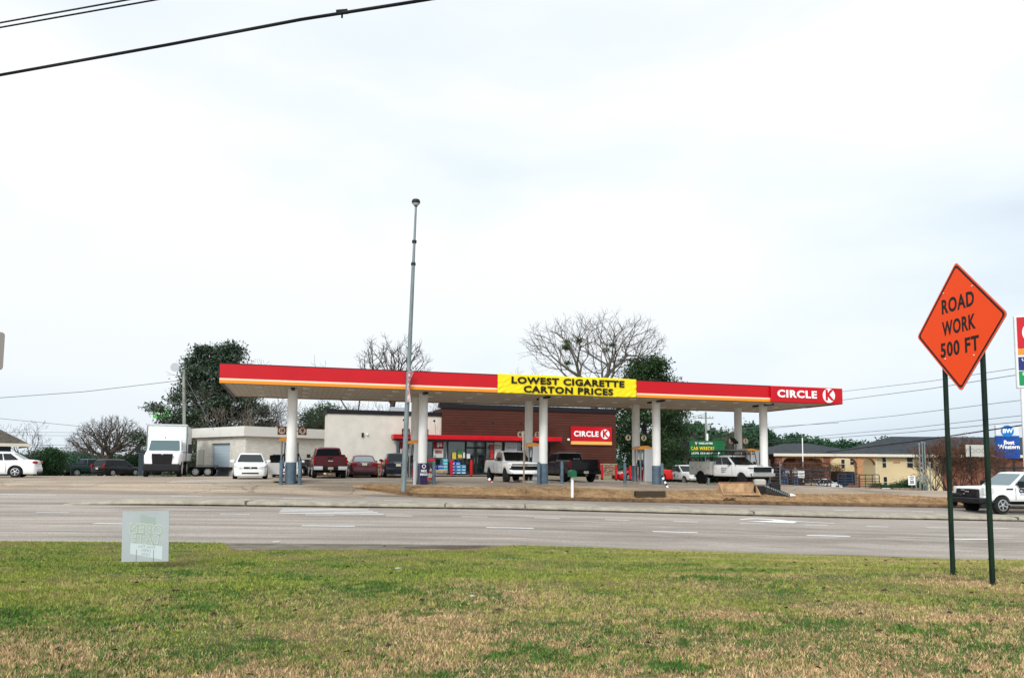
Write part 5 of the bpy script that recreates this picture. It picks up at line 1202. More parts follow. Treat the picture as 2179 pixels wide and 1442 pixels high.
# people behind the panels
m_skin = mat('skin_dark', (.12, .06, .04), .6); m_skin2 = mat('skin_light', (.40, .22, .15), .6)
def person(lab, loc, rz, skin, shirt, trou, bend=.15, cap=None):
    p = thing('person', lab, 'person', loc, R(rz))
    def skinned(nm, verts, edges, rad, m, sub=1):
        me = bpy.data.meshes.new(nm); me.from_pydata(verts, edges, []); me.materials.append(m); o = bpy.data.objects.new(nm, me); col.objects.link(o); o.parent = p
        s = o.modifiers.new('skin', 'SKIN'); s.use_smooth_shade = True
        for i, r_ in enumerate(rad): me.skin_vertices[0].data[i].radius = r_ if hasattr(r_, '__len__') else (r_, r_)
        me.skin_vertices[0].data[0].use_root = True
        ss = o.modifiers.new('sub', 'SUBSURF'); ss.levels = sub; ss.render_levels = sub; return o
    f = bend
    V = [(0, 0, .95), (f*.3, 0, 1.12), (f*.8, 0, 1.34), (f, 0, 1.47), (f*1.1, 0, 1.53), (f*1.25, 0, 1.63), (f*1.3, 0, 1.72),
         (f*.9, .18, 1.42), (f+.06, .24, 1.16), (f+.26, .20, .98), (f*.9, -.18, 1.42), (f+.04, -.24, 1.15), (f+.22, -.20, .95),
         (0, .09, .88), (.03, .11, .50), (-.02, .12, .09), (.12, .13, .04), (0, -.09, .88), (-.03, -.11, .50), (-.08, -.12, .09), (.06, -.13, .04),
         (f+.33, .20, .96), (f+.29, -.20, .92)]
    E = [(0, 1), (1, 2), (2, 3), (3, 4), (4, 5), (5, 6), (3, 7), (7, 8), (8, 9), (3, 10), (10, 11), (11, 12), (0, 13), (13, 14), (14, 15), (15, 16), (0, 17), (17, 18), (18, 19), (19, 20), (9, 21), (12, 22)]
    Rr = [.12, (.12, .15), (.11, .16), .07, .055, .095, .07, .055, .045, .032, .055, .045, .032, .085, .058, .04, .045, .085, .058, .04, .045, .035, .035]
    skinned('body', V, E, Rr, skin)
    skinned('shirt', V[:4]+V[7:9]+V[10:12], [(0, 1), (1, 2), (2, 3), (3, 4), (4, 5), (3, 6), (6, 7)], [.15, (.15, .18), (.14, .185), .085, .075, .062, .075, .062], shirt)
    skinned('trousers', [V[0]]+V[13:16]+V[17:20], [(0, 1), (1, 2), (2, 3), (0, 4), (4, 5), (5, 6)], [.145, .105, .078, .062, .105, .078, .062], trou)
    MB().lathe([(.10, -.02), (.115, .03), (.10, .09), (.05, .125), (.01, .13)], (V[6][0]-.01, 0, V[6][2]-.02), 'Z', 14).build('hat' if cap else 'hair', cap or m_black, p, 60)
    return p
m_plaid = bpy.data.materials.new('plaid_shirt'); m_plaid.use_nodes = True; t = m_plaid.node_tree; ck = N('ShaderNodeTexChecker', t); ck.inputs['Scale'].default_value = 14; ck.inputs[1].default_value = (.65, .65, .66, 1); ck.inputs[2].default_value = (.06, .06, .08, 1)
co = N('ShaderNodeTexCoord', t); t.links.new(co.outputs['Object'], ck.inputs[0]); t.links.new(ck.outputs[0], t.nodes['Principled BSDF'].inputs['Base Color'])
m_denim = mat('denim', (.05, .10, .20), .85, var=.2, vscale=9); m_navy = mat('navy_cloth', (.02, .03, .09), .85)
person('person in dark navy top and jeans leaning over behind the corral panels', at(1661, 61), -60, m_skin, m_navy, m_denim, .22, m_navy)
person('person in light blue top and jeans standing between the two others', at(1673, 63), -100, m_skin, mat('cloth_pale_blue', (.25, .30, .38), .85), m_denim, .12)
person('person in black and white checked shirt and jeans beside the white notice', at(1694, 61), -120, m_skin2, m_plaid, m_denim, .20, m_dark)
# heaps beyond the panels
for u, Y, sx_, h_, c, nm, lb in ((1727, 55, .45, .42, (.38, .27, .17), 'rubble_heap', 'small tan rubble heap behind the tall corral panel'), (1708, 55.5, .4, .2, (.10, .06, .05), 'rubble_heap', 'dark brown low heap left of the tan rubble heap'), (1748, 56, .5, .25, (.25, .32, .38), 'tarp_bundle', 'grey blue tarp bundle near the corral panel end'),
                                (1812, 50.5, .65, .28, (.10, .055, .04), 'dirt_mound', 'dark reddish dirt mound on the open lot at right')):
    b = at(u, Y); rnd = random.Random(u); rings = []
    for k in range(5): rings.append([(sx_*(1-k/5)*(.8+.4*rnd.random())*math.cos(a), sx_*.6*(1-k/5)*(.8+.4*rnd.random())*math.sin(a), h_*k/4.6*(.8+.3*rnd.random())) for a in [2*math.pi*i/10 for i in range(10)]])
    o = MB().loft(rings).build(nm, mat(nm+str(u), c, .95, var=.3, vscale=6), None); o.location = b; tag(o, lb, 'heap')
sedan('small white car far behind the corral panels', 'car', at(1752, 84), 20, P_WHITE, L_=4.3)
# broken kerb pieces
for u, Y, ln in ((1905, 47.5, 3.6),):
    b = at(u, Y); mb = MB(); rnd = random.Random(2)
    for k in range(9): x = -ln/2+k*ln/9; mb.rbox(x, x+ln/9-.03, -.12+.1*math.sin(k), .1+.1*math.sin(k), -.05, .06+.07*rnd.random(), .02)
    o = mb.build('broken_kerb', mat('broken_kerb', (.20, .14, .10), .95, var=.4, vscale=4), None); o.location = b; o.rotation_euler = (0, 0, R(8)); o['kind'] = 'structure'
sheet('pale_path', m_pad, 26, 40, lambda X: 47.6-.10*(X-26), lambda X: 48.7-.10*(X-26), st=1, sy=.5, dz=.03)

# speed sign, white realty sign, hoop rack and pipes
b = at(1941, 60); sp = thing('speed_sign', 'small white 35 speed sign above the clipped hedge', 'road sign', b, R(-6)); zc = W(1941, 1022, 60).z-b.z
MB().tube((0, 0.02, -.1), (0, .02, zc+.3), .03).build('post', m_steel, sp); MB().rbox(-.28, .28, -.02, 0, zc-.36, zc+.36, .01).build('plate', m_txtw, sp)
text('SPEED\nLIMIT', .14, m_txtb, sp, (0, -.025, zc+.2), 'lettering', bold=.02, ext=.001); text('35', .34, m_txtb, sp, (0, -.025, zc-.13), 'lettering', bold=.04, ext=.001)
b = at(1886, 57.5); rs = thing('realty_sign', 'low white notice board with small black lettering before the hedge', 'sign', b, R(5)); zc = W(1886, 1043, 57.5).z-b.z
MB().box(-.34, .34, -.015, .015, zc-.18, zc+.18).build('plate', m_txtw, rs)
for x in (-.3, .3): MB().tube((x, .02, -.05), (x, .02, zc), .012).build('leg', m_steel, rs)
text('AVAILABLE\n4.75 AC\nZONED B-2', .09, m_txtb, rs, (0, -.018, zc), 'lettering', ext=.001, bold=.01)
b = at(1968, 56); hr = thing('vent_pipes', 'cluster of tall galvanised vent pipes before the bare shrubs', 'pipes', b)
for x, h_ in ((-.30, 945), (-.08, 942), (.10, 943), (.45, 985)):
    zt = W(1968, h_, 56).z-b.z; o = MB().tube((x, 0, 0), (x, 0, zt), .045, n=10).build('pipe', m_steel, hr); MB().lathe([(.08, 0), (.08, .1), (.02, .13)], (x, 0, zt-.03), 'Z', 10).build('pipe_cap', m_steel, o)
b = at(1970, 55); hp = thing('hoop_guard', 'rounded galvanised hoop guard at the foot of the vent pipes', 'guard rail', b); zt = W(1970, 1018, 55).z-b.z
for y in (0, .5): MB().path([(-.42, y, 0), (-.42, y, zt-.3), (-.3, y, zt-.06), (-.1, y, zt), (.1, y, zt), (.3, y, zt-.06), (.42, y, zt-.3), (.42, y, 0)], .05, 8).build('hoop', m_steel, hp)

# ================================================================ BILLBOARD
by = 92.; bl, br = W(1467, 955, by), W(1542, 955, by); bb = at(1508, by)
bi = thing('billboard', 'green and yellow lawyer billboard on a single post beyond the parked trucks', 'billboard', (bl.x, by, bb.z), 0)
bw = br.x-bl.x; zt, zb_ = W(1500, 937, by).z-bb.z, W(1500, 971.5, by).z-bb.z
MB().box(0, bw, -.02, .35, zb_, zt).build('panel', mat('billboard_green', (.008, .12, .04), .6, var=.15, vscale=.8), bi)
hh = zt-zb_
text('CAR WRECK?', hh*.31, mat('billboard_yellow', (.85, .60, .02), .5), bi, (bw*.37, -.04, zb_+hh*.52), 'lettering', bold=.025, space=1.15, fit=bw*.66, cap=hh*.22)
text('(334) 333-3333', hh*.23, m_txtw, bi, (bw*.36, -.04, zb_+hh*.22), 'lettering', bold=.025, space=1.15, fit=bw*.60, cap=hh*.18)
text('V', hh*.20, m_txtw, bi, (bw*.19, -.04, zb_+hh*.83), 'lettering', bold=.03, cap=hh*.17); text('VANCE LAW FIRM', hh*.13, m_txtw, bi, (bw*.46, -.04, zb_+hh*.83), 'lettering', bold=.03, fit=bw*.40, cap=hh*.12)
m_suit = mat('suit_blue', (.04, .12, .30), .6)
MB().prism([(bw*.70, zb_), (bw*.99, zb_), (bw*.97, zb_+hh*.30), (bw*.88, zb_+hh*.42), (bw*.80, zb_+hh*.42), (bw*.72, zb_+hh*.30)], -.035, -.021, 'Y').build('printed_suit', m_suit, bi)
MB().prism([(bw*.815, zb_+hh*.02), (bw*.875, zb_+hh*.40), (bw*.81, zb_+hh*.40)], -.045, -.036, 'Y').build('printed_shirt', m_txtw, bi)
MB().lathe([(bw*.065, -.036), (bw*.065, -.046)], (0, 0, 0), 'Y', 20).build('printed_face', m_skin2, bi); bi.children[-1].location = (bw*.845, 0, zb_+hh*.62); bi.children[-1].scale = (1, 1, 1.3)
MB().box(bw*.82, bw*.835, -.052, -.047, zb_+hh*.66, zb_+hh*.69).box(bw*.86, bw*.875, -.052, -.047, zb_+hh*.66, zb_+hh*.69).box(bw*.83, bw*.865, -.052, -.047, zb_+hh*.49, zb_+hh*.51).build('printed_features', m_dark, bi)
MB().box(-1.15, -.05, .1, .5, zb_-.05, zt-.15).box(-1.2, bw+.1, .1, .9, zb_-.22, zb_-.15).build('frame', m_dark, bi)
MB().tube((bw*.55, .6, -1), (bw*.55, .6, zb_), .22, n=12).build('post', m_steel, bi)
MB().tube((bw*.55, .6, zt), (bw*.55, .6, zt+.9), .12, n=10).build('post_top', m_txtw, bi)
# small green sign poking out of the left tree
b = W(343, 880, 70); gs = MB().box(-.75, .75, -.06, .06, -.42, .42).build('sign_panel', mat('sign_lime', (.10, .42, .08), .5), None)
gt = thing('green_sign', 'green pylon sign showing through the edge of the big evergreen', 'sign', (b.x, 70, gz(b.x, 70))); gs.parent = gt; gs.location = (0, 0, b.z-gt.location.z)
text('MINI STOP', .26, m_txtw, gs, (0, -.07, 0), 'lettering', bold=.03, M=Matrix.Rotation(R(-6), 4, 'Y'))
MB().tube((.2, .1, 0), (.2, .1, b.z-gt.location.z-.4), .12).build('post', m_steel, gt)

# ================================================================ PYLON SIGN at the right edge
b = at(2186, 46); py = thing('price_pylon', 'tall white petrol price pylon with red, navy and green panels cut by the right edge', 'price sign', b, R(-20)); pz = lambda v: W(2168, v, 46).z-b.z
MB().rbox(-.30, 2.9, -.16, .16, pz(826), pz(672), .04).build('cabinet', mat('pylon_white', (.72, .73, .74), .45, var=.04), py); MB().rbox(-.10, 2.6, -.14, .14, -.1, pz(827), .04).build('pole_cover', mat('pylon_white', (0, 0, 0)), py)
def pp(v0, v1, m, nm='panel'): return MB().rbox(-.18, 2.8, -.20, -.162, pz(v1), pz(v0), .01).build(nm, m, py)
pr = pp(676, 742, m_red, 'brand_panel'); MB().lathe([(.72, -.202), (.72, -.21)], (.80, 0, (pz(676)+pz(742))/2), 'Y', 36).build('logo_disc', m_txtw, pr); text('K', 1.3, m_red, pr, (.82, -.22, (pz(676)+pz(742))/2), 'logo_letter', bold=.045)
pp(743, 755, m_gold, 'gold_strip'); a_ = pp(760, 788, mat('panel_navy', (.02, .03, .16), .4), 'price_panel'); text('Unleaded', .24, m_txtw, a_, (.45, -.21, pz(766)), 'lettering', bold=.02)
a_ = pp(790, 820, mat('panel_green', (.01, .25, .08), .4), 'price_panel'); text('Diesel', .24, m_txtw, a_, (.30, -.21, pz(796)), 'lettering', bold=.02)
# ================================================================ BLUE HOTEL SIGN
by = 70.; b = at(2147, by); hs_ = thing('hotel_sign', 'blue and white hotel sign partly behind the price pylon', 'sign', b, R(-8)); hz = lambda v: W(2145, v, by).z-b.z; k = by/F
m_hb = mat('hotel_blue', (.012, .09, .36), .4, c2=(.01, .04, .22), vscale=.5); xl_, xr_ = -21*k, 24*k
MB().box(xl_, xr_, -.1, .2, hz(905), hz(926)-.0).build('upper_panel', mat('hotel_pale', (.62, .66, .70), .4), hs_)
lo = MB().box(xl_-.01, xr_+.01, -.12, .22, hz(975), hz(927)).build('lower_panel', m_hb, hs_)
o = MB().lathe([(.55, -.13), (.55, -.16)], (1*k, 0, hz(917)), 'Y', 32).build('emblem', mat('hotel_bright', (.01, .17, .50), .4), hs_)
text('BW', .55, m_txtw, o, (1*k, -.18, hz(917)), 'lettering', bold=.03)
text('Best\nWestern', .52, m_txtw, lo, (3*k, -.14, hz(946)), 'lettering', bold=.035, line=.8)
for x in (-.3, .6): MB().tube((x, .05, 0), (x, .05, hz(970)), .12, n=10).build('post', m_dark, hs_)
# pale back of sign among shrubs
by = 60.; b = at(2081, by); bs = thing('pale_sign', 'pale grey rectangular sign with faint letters above the bare shrubs', 'sign', b, R(-4)); hz = lambda v: W(2081, v, by).z-b.z; k = by/F
MB().box(-21*k, 22*k, -.03, .03, hz(971), hz(946)).build('panel', mat('sign_faded', (.46, .46, .42), .6, var=.08), bs)
text('FOOD', .5, mat('faded_letter', (.30, .30, .28), .6), bs, (0, -.04, hz(959)), 'lettering', sx=1.2)
MB().tube((-13*k, -.07, 0), (-13*k, -.07, hz(948)), .05).build('post', m_dark, bs)
# left frame-edge sign: the rounded rim of a road sign seen from behind
p0 = W(-22, 746, 9.0); b = Vector((p0.x, 9.0, gz(p0.x, 9.0))); es = thing('rear_of_sign', 'grey back of a road sign cut off by the left edge of the picture', 'road sign', b, R(12)); zc = p0.z-b.z
MB().prism([(sx_*(.155-.04)+.04*math.cos(R(a)), zc+sz_*(.235-.04)+.04*math.sin(R(a))) for sx_, sz_, a0 in ((1, 1, 0), (-1, 1, 90), (-1, -1, 180), (1, -1, 270)) for a in (a0, a0+30, a0+60, a0+90)], -.004, .004, 'Y').build('plate', mat('sign_back_grey', (.24, .22, .20), .6), es)
MB().tube((0, .03, -.2), (0, .03, zc+.2), .025).build('post', m_steel, es)
# ================================================================ MOTEL
my = 108.; gm = at(1850, my); k = my/F
def mp_(u, v, Y): return W(u, v, Y)
mo = thing('motel', 'yellow two storey motel with dark hipped roof and orange arcade porch', 'motel', (0, my, gm.z)); zr = lambda u, v, Y: W(u, v, Y).z-gm.z; X_ = lambda u, Y: W(u, 985, Y).x
m_yel = mat('motel_yellow', (.62, .49, .29), .85, var=.05, vscale=.5); m_or = mat('motel_orange', (.42, .22, .11), .8, var=.1, vscale=.7); m_rf = mat('motel_roof', (.038, .045, .052), .85, var=.25, vscale=1.2); m_brick = mat('motel_brick', (.17, .07, .045), .9, var=.35, vscale=2)
m_trim = mat('motel_trim', (.62, .58, .48), .6); m_mw = mat('motel_window', (.02, .02, .018), .2)
Yw = 4.0                                                # main wall plane is at my+4
x0, x1, x2 = X_(1742, my+Yw), X_(1858, my), X_(2190, my+2)
ze = zr(1860, 968, my)
MB().box(x0, X_(1858, my), Yw, Yw+12, -1.5, ze).box(x1, x2, -.5, 12, -1.5, ze).build('wall', m_yel, mo)
def hip(xa, xb, ya, yb, z, h, ov=.9, rx=5):
    xa -= ov; xb += ov; ya -= ov; yb += ov; ym = (ya+yb)/2
    return MB().add([(xa, ya, z), (xb, ya, z), (xb, yb, z), (xa, yb, z), (xa+rx, ym, z+h), (xb-rx, ym, z+h), (xa, ya, z-.12), (xb, ya, z-.12), (xb, yb, z-.12), (xa, yb, z-.12)],
        [(0, 1, 5, 4), (1, 2, 5), (2, 3, 4, 5), (3, 0, 4), (6, 7, 1, 0), (7, 8, 2, 1), (8, 9, 3, 2), (9, 6, 0, 3), (6, 9, 8, 7)])
hip(x1, x2+25, -.5, 14, ze+.12, zr(1945, 929, my+7)-ze-.1, rx=7).build('roof', m_rf, mo)
MB().box(x1-.95, x2+20, -1.45, -1.40, ze-.25, ze+.14).build('gutter', m_trim, mo)
# arcade porch wing, nearer and lower
py0 = -14.; Yp = my+py0; pa, pb = X_(1652, Yp), X_(1857, Yp); zp = zr(1760, 967, Yp); zg = gz(pb, Yp)-gm.z
hip(pa, pb, py0, 3.9, zp+.1, zr(1740, 946, my-3)-zp, ov=.5, rx=5).build('porch_roof', m_rf, mo)
MB().box(pa-.5, pb+.5, py0-.55, py0-.50, zp-.22, zp+.12).build('gutter', m_trim, mo)
cu = [(1652, 1664), (1752, 1766), (1823, 1834)]; hc = zr(1760, 1000, Yp)
def arch(xa, xb, zt, zl, r, y0, y1, m, nm='porch_beam'):
    pts = [(xa, zt), (xb, zt), (xb, zl)]+[(xb-r+r*math.cos(R(a)), zl+0+r*math.sin(R(a))) for a in (20, 45, 70, 90)]+[(xa+r-r*math.cos(R(a)), zl+r*math.sin(R(a))) for a in (90, 70, 45, 20)]+[(xa, zl)]
    return MB().prism(pts, y0, y1, 'Y').build(nm, m, mo)
zb_ = zr(1760, 976, Yp)-.75
for (a, b_), nxt in zip(cu, cu[1:]): arch(X_(b_, Yp), X_(nxt[0], Yp), zp, zb_, .85, py0-.1, py0+.5, m_or)
arch(X_(cu[-1][1], Yp), pb+.3, zp, zb_, .85, py0-.1, py0+.5, m_or)
for i, (a, b_) in enumerate(cu):
    MB().box(X_(a, Yp), X_(b_, Yp), py0-.15, py0+.65, zg-.6, zp-.002).build('porch_column', m_or if i > 1 else m_brick, mo)
    MB().box(X_(a, Yp)-.08, X_(b_, Yp)+.08, py0-.2, py0+.7, zr(1830, 992, Yp), zr(1830, 989.5, Yp)).build('column_band', m_or, mo)
MB().box(pa, X_(1752, Yp+6), py0+6, py0+6.3, zg-.6, zp-.1).build('brick_wall', m_brick, mo)
for u0, u1 in ((1676, 1690), (1705, 1724), (1733, 1748)): MB().box(X_(u0, Yp+6), X_(u1, Yp+6), py0+5.9, py0+5.99, zg+.2, zg+3.0).build('window', m_mw, mo)
# entrance awning in navy
m_aw = mat('awning_navy', (.012, .02, .04), .6); ya = Yp+3; xa, xb = X_(1780, ya), X_(1824, ya); za, zb2 = zr(1800, 1003, ya), zr(1800, 1040, ya); zm = zr(1800, 1013, ya)
MB().add([(xa, py0+2, zm), (xb, py0+2, zm), (xb, py0+8, zm), (xa, py0+8, zm), (xa+1.3, py0+4, za), (xb, py0+4, za), (xb, py0+8, za), (xa+1.3, py0+8, za), (xa, py0+2, zb2), (xb, py0+2, zb2), (xb, py0+8, zb2), (xa, py0+8, zb2)],
    [(0, 1, 5, 4), (1, 2, 6, 5), (2, 3, 7, 6), (3, 0, 4, 7), (4, 5, 6, 7), (0, 8, 9, 1), (1, 9, 10, 2), (2, 10, 11, 3), (3, 11, 8, 0)]).build('entrance_awning', m_aw, mo)
def mwin(u0, u1, v0, v1, Y, off):
    f = MB().box(X_(u0, Y)-.06, X_(u1, Y)+.06, off-.05, off, zr(u0, v1, Y)-.06, zr(u0, v0, Y)+.06).build('window', m_trim, mo)
    MB().box(X_(u0, Y), X_(u1, Y), off-.07, off-.052, zr(u0, v1, Y), (zr(u0, v1, Y)+zr(u0, v0, Y))/2-.04).box(X_(u0, Y), X_(u1, Y), off-.07, off-.052, (zr(u0, v1, Y)+zr(u0, v0, Y))/2+.04, zr(u0, v0, Y)).build('pane', m_mw, f)
for u0, u1, v0, v1 in ((1877.5, 1885, 973, 994), (1930, 1942, 973, 994), (1976, 1984, 973, 994), (1879, 1886, 1014, 1037), (1931, 1940, 1014, 1030), (2010, 2018, 975, 994)): mwin(u0, u1, v0, v1, my-.5, -.5)
for u0, u1, v0, v1 in ((1790, 1797, 977, 996), (1809, 1817, 974, 988), (1839, 1846, 975, 995)): mwin(u0, u1, v0, v1, my+Yw, Yw)
MB().box(X_(1897, my), X_(1911, my), -.56, -.5, zr(1900, 985, my), zr(1900, 981, my)).box(X_(1899, my), X_(1913, my), -.56, -.5, zr(1900, 1037, my), zr(1900, 1032, my)).build('wall_vent', m_or, mo)
MB().tube((x1+.15, -.6, -1), (x1+.15, -.6, ze-.3), .09).build('downpipe', m_trim, mo)
MB().box(X_(2000, my), x2+10, -.7, -.51, -1.5, ze-.3).build('brick_wall', m_brick, mo)

# ================================================================ HOUSE at the left edge
b = W(24, 944, 60); hz_ = lambda v: W(10, v, 60).z
ho = thing('left_house', 'dark teal low building with brown shingle roof at the left edge', 'building', (b.x, 60, gz(b.x, 60)), R(37)); g0 = ho.location.z
MB().box(-14, 0, 0, 10, -.3, hz_(944)-g0).build('wall', mat('teal_wall', (.035, .06, .075), .8, var=.15), ho)
e_ = W(55, 944, 60).x-b.x; zt = hz_(944)-g0
MB().add([(-15, -1.1, zt), (e_, -1.1, zt), (e_, 11, zt), (-15, 11, zt), (-15, 5, zt+3.2), (e_-5.2, 5, zt+3.2)], [(0, 1, 5, 4), (1, 2, 5), (2, 3, 4, 5), (0, 4, 3), (0, 3, 2, 1)]).build('roof', mat('shingle_brown', (.085, .075, .06), .9, var=.3, vscale=3), ho)
MB().box(-15, e_+.02, -1.14, -1.1, zt-.22, zt+.03).box(e_, e_+.04, -1.14, 11, zt-.22, zt+.03).build('eave_board', m_trim, ho)
MB().box(e_-.9, e_-.5, -.3, .1, -.3, zt-1.35).build('porch_post', mat('post_slate', (.03, .05, .06), .7), ho)

# ================================================================ TREES
m_bark = mat('bark_grey', (.10, .085, .07), .95, var=.3, vscale=3); m_barkd = mat('bark_dark', (.055, .045, .04), .95, var=.3, vscale=3); m_twig = mat('twig_grey', (.085, .07, .06), .95, var=.25, vscale=1); m_twigd = mat('twig_brown', (.05, .037, .03), .95, var=.25, vscale=1)
class Tree:
    def __init__(s, seed): s.r = random.Random(seed); s.big = MB(); s.small = MB(); s.ends = []
    def rv(s): return Vector((s.r.gauss(0, 1), s.r.gauss(0, 1), s.r.gauss(0, 1)))
    def grow(s, p, d, ln, r, lev, o):
        n = max(2, int(o.get('seg', 4)-lev*.4)); pts = [p.copy()]; rs = [r]; dirs = []
        for i in range(n):
            d = (d+s.rv()*o['jit']*(1+.3*lev)+Vector((0, 0, o['up']*(1 if lev > 0 else .3)))).normalized()
            p = p+d*(ln/n); pts.append(p.copy()); rs.append(max(o['rmin'], r*(1-(i+1)/n*(1-o['tap'])))); dirs.append(d.copy())
        s_ = s.big if lev < o.get('lbig', 2) else s.small
        s_.path(pts, rs, 7 if lev == 0 else (5 if lev < 2 else 3), caps=lev < 2)
        if lev >= o['lev']: s.ends.append((pts[-1], d)); return
        k = o['kids'][lev] if lev < len(o['kids']) else o['kids'][-1]
        for j in range(k):
            t = 1.0 if j < o.get('fork', 2) else s.r.uniform(o.get('lo', .35), .95); i = min(n-1, int(t*n-1e-6)); f = t*n-i
            q = pts[i].lerp(pts[i+1], f); ax = dirs[i].cross(s.rv()).normalized(); an = R(s.r.uniform(*o['ang']))*(1 if j else .7)
            nd = (Matrix.Rotation(an, 3, ax) @ dirs[i]).normalized()
            if lev < 2 and nd.z < o.get('zmin', -.1): nd.z = abs(nd.z)*.4; nd.normalize()
            s.grow(q, nd, ln*s.r.uniform(*o['lr']), rs[i+1]*s.r.uniform(.55, .78) if j else rs[-1], lev+1, o)
def leafmesh(name, pts, n, spread, size, m, parent, seed=1, flat=.6):
    rg = np.random.default_rng(seed); P_ = np.array([[p.x, p.y, p.z] for p in pts]); idx = rg.integers(0, len(P_), n)
    c = P_[idx]+rg.normal(0, 1, (n, 3))*spread*np.array([1, 1, flat])
    a = rg.normal(0, 1, (n, 3)); a /= np.linalg.norm(a, axis=1)[:, None]; b_ = np.cross(a, rg.normal(0, 1, (n, 3))); b_ /= np.linalg.norm(b_, axis=1)[:, None]
    s_ = size*rg.uniform(.6, 1.3, n)[:, None]
    v = np.stack([c-a*s_, c-b_*s_*.45, c+a*s_, c+b_*s_*.45], 1).reshape(-1, 3)
    return fastmesh(name, v, np.arange(4*n).reshape(-1, 4), m, parent, 4)
def bare_tree(name, lab, u, Y, v_top, stems, o, mt=m_bark, mw=m_twig, seed=1, r0=.3, trunk=1.5, cat='tree', group=None, leafy=None):
    b = at(u, Y); H = W(u, v_top, Y).z-b.z; t = thing(name, lab, cat, b, 0, group); T = Tree(seed)
    if trunk > 0: T.big.tube((0, 0, -.2), (0, 0, trunk), r0, r0*.85, 9)
    for an, tl, k in stems:
        d = Vector((math.cos(R(an))*math.sin(R(tl)), math.sin(R(an))*math.sin(R(tl)), math.cos(R(tl))))
        T.grow(Vector((0, 0, max(0, trunk-.15))), d, H*k, r0*(.6 if len(stems) > 2 else .75), 0, o)
    # scale to the wanted height
    zmax = max(p.z for p, _ in T.ends); f = H/zmax
    for mb in (T.big, T.small): mb.v = [(x*f, y*f, z*f) for x, y, z in mb.v]
    T.big.build('trunk', mt, t, 60); T.small.build('crown', mw, t); T.ends = [(p*f, d) for p, d in T.ends]
    return t, T
OK_ = dict(jit=.12, up=.07, tap=.5, rmin=.016, kids=[4, 4, 4, 3, 3], ang=(18, 48), lr=(.55, .78), lev=5, seg=5)
# big spreading bare oak behind the banner
def net_tree(name, lab, u, Y, v_top, N_, shape, fork, r_tip, mt, mw, seed, lean=0, pf=.30, twig=.55, cat='tree', rpow=.46, base_nodes=6):
    # branches grown towards points filling the crown; limb thickness follows the number of twigs it carries
    rg = np.random.default_rng(seed); b = at(u, Y); H = W(u, v_top, Y).z-b.z; t = thing(name, lab, cat, b)
    pts = []
    while len(pts) < N_:
        p = shape(rg, H)
        if p is not None: pts.append(p)
    nodes = [np.array([lean*k/base_nodes+.12*math.sin(k*1.7)*(k > 0), .1*math.sin(k*2.1), fork*k/base_nodes]) for k in range(base_nodes+1)]; par = [-1]+list(range(base_nodes)); pl = [0]+[fork*(k+1)/base_nodes for k in range(base_nodes)]
    f0 = nodes[-1]; P_ = np.array(pts); P_ = P_[np.argsort(np.linalg.norm(P_-f0, axis=1))]
    A = np.zeros((len(P_)+len(nodes), 3)); A[:len(nodes)] = nodes; L_ = np.zeros(len(A)); L_[:len(nodes)] = pl; n = len(nodes); nb = n; par = par+[0]*len(P_)
    L_[:n-1] += 50                                           # nothing sprouts from the bole
    for p in P_:
        d = np.linalg.norm(A[:n]-p, axis=1); c = d+pf*L_[:n]; c[:nb-1] += 1e3; k = int(np.argmin(c)); A[n] = p; L_[n] = (L_[k] if k >= nb else 0)+d[k]; par[n] = k; n += 1
    cnt = np.ones(n); 
    for k in range(n-1, 0, -1): cnt[par[k]] += cnt[k]
    # smooth limbs: pull each node towards the line between parent and heaviest child
    kids = [[] for _ in range(n)]
    for k in range(1, n): kids[par[k]].append(k)
    for it in range(2):
        for k in range(nb, n):
            if kids[k]: h = max(kids[k], key=lambda q: cnt[q]); A[k] = .5*A[k]+.25*(A[par[k]]+A[h])
    rad = r_tip*cnt**rpow; big, sm = MB(), MB(); ends = []
    for k in range(1, n):
        r1 = rad[k]; r0 = min(rad[par[k]], r1*1.35)
        (big if cnt[k] > 12 else sm).tube(A[par[k]], A[k], r0, r1, 6 if cnt[k] > 40 else (4 if cnt[k] > 6 else 3), caps=False)
        if not kids[k] or rg.random() < .35:
            d = A[k]-A[par[k]]; d /= np.linalg.norm(d)+1e-6; ends.append((Vector(A[k]), Vector(d)))
            for q in range(3 if not kids[k] else 2):
                e_ = d+rg.normal(0, .55, 3); e_[2] += .15; e_ /= np.linalg.norm(e_); m_ = A[k]+e_*twig*rg.uniform(.4, .8); e2 = e_+rg.normal(0, .35, 3)
                sm.tube(A[k], m_, r_tip*.9, r_tip*.7, 3, caps=False); sm.tube(m_, m_+e2*twig*.5, r_tip*.7, r_tip*.4, 3, caps=False)
    big.build('trunk', mt, t, 60); sm.build('crown', mw, t); return t, ends
def dome(hw_, z0, edge, dep=.75, dip=.28, ragged=.12):
    # umbrella crown: flat-bottomed dome between z0 and the tree top
    def f(rg, H):
        a = rg.uniform(0, 2*np.pi); q = rg.random()**.5; x, y = q*hw_*math.cos(a), q*hw_*dep*math.sin(a); lump = 1-ragged*(.5+.5*math.sin(3.1*x+1.3)*math.cos(1.7*x*dep+y))
        top = z0+(H-z0)*lump*(1-dip*q**2.2); lo = z0*.75+(edge-z0*.75)*q**1.2
        return np.array([x, y, lo+(top-lo)*rg.random()**.55]) if top > lo else None
    return f
m_oak = mat('oak_bark', (.13, .115, .095), .95, var=.35, vscale=2); m_oakt = mat('oak_twig', (.10, .082, .068), .95)
t, E_ = net_tree('bare_tree', 'largest bare tree with wide spreading grey limbs above the yellow banner', 1266, 74, 652, 950, dome(7.2, 9.6, 12.0, ragged=.34), 6.2, .015, m_oak, m_oakt, 11, lean=-.3, pf=.34, twig=.75)
m_mist = mat('mistletoe_green', (.035, .07, .02), .9); rnd = random.Random(3)
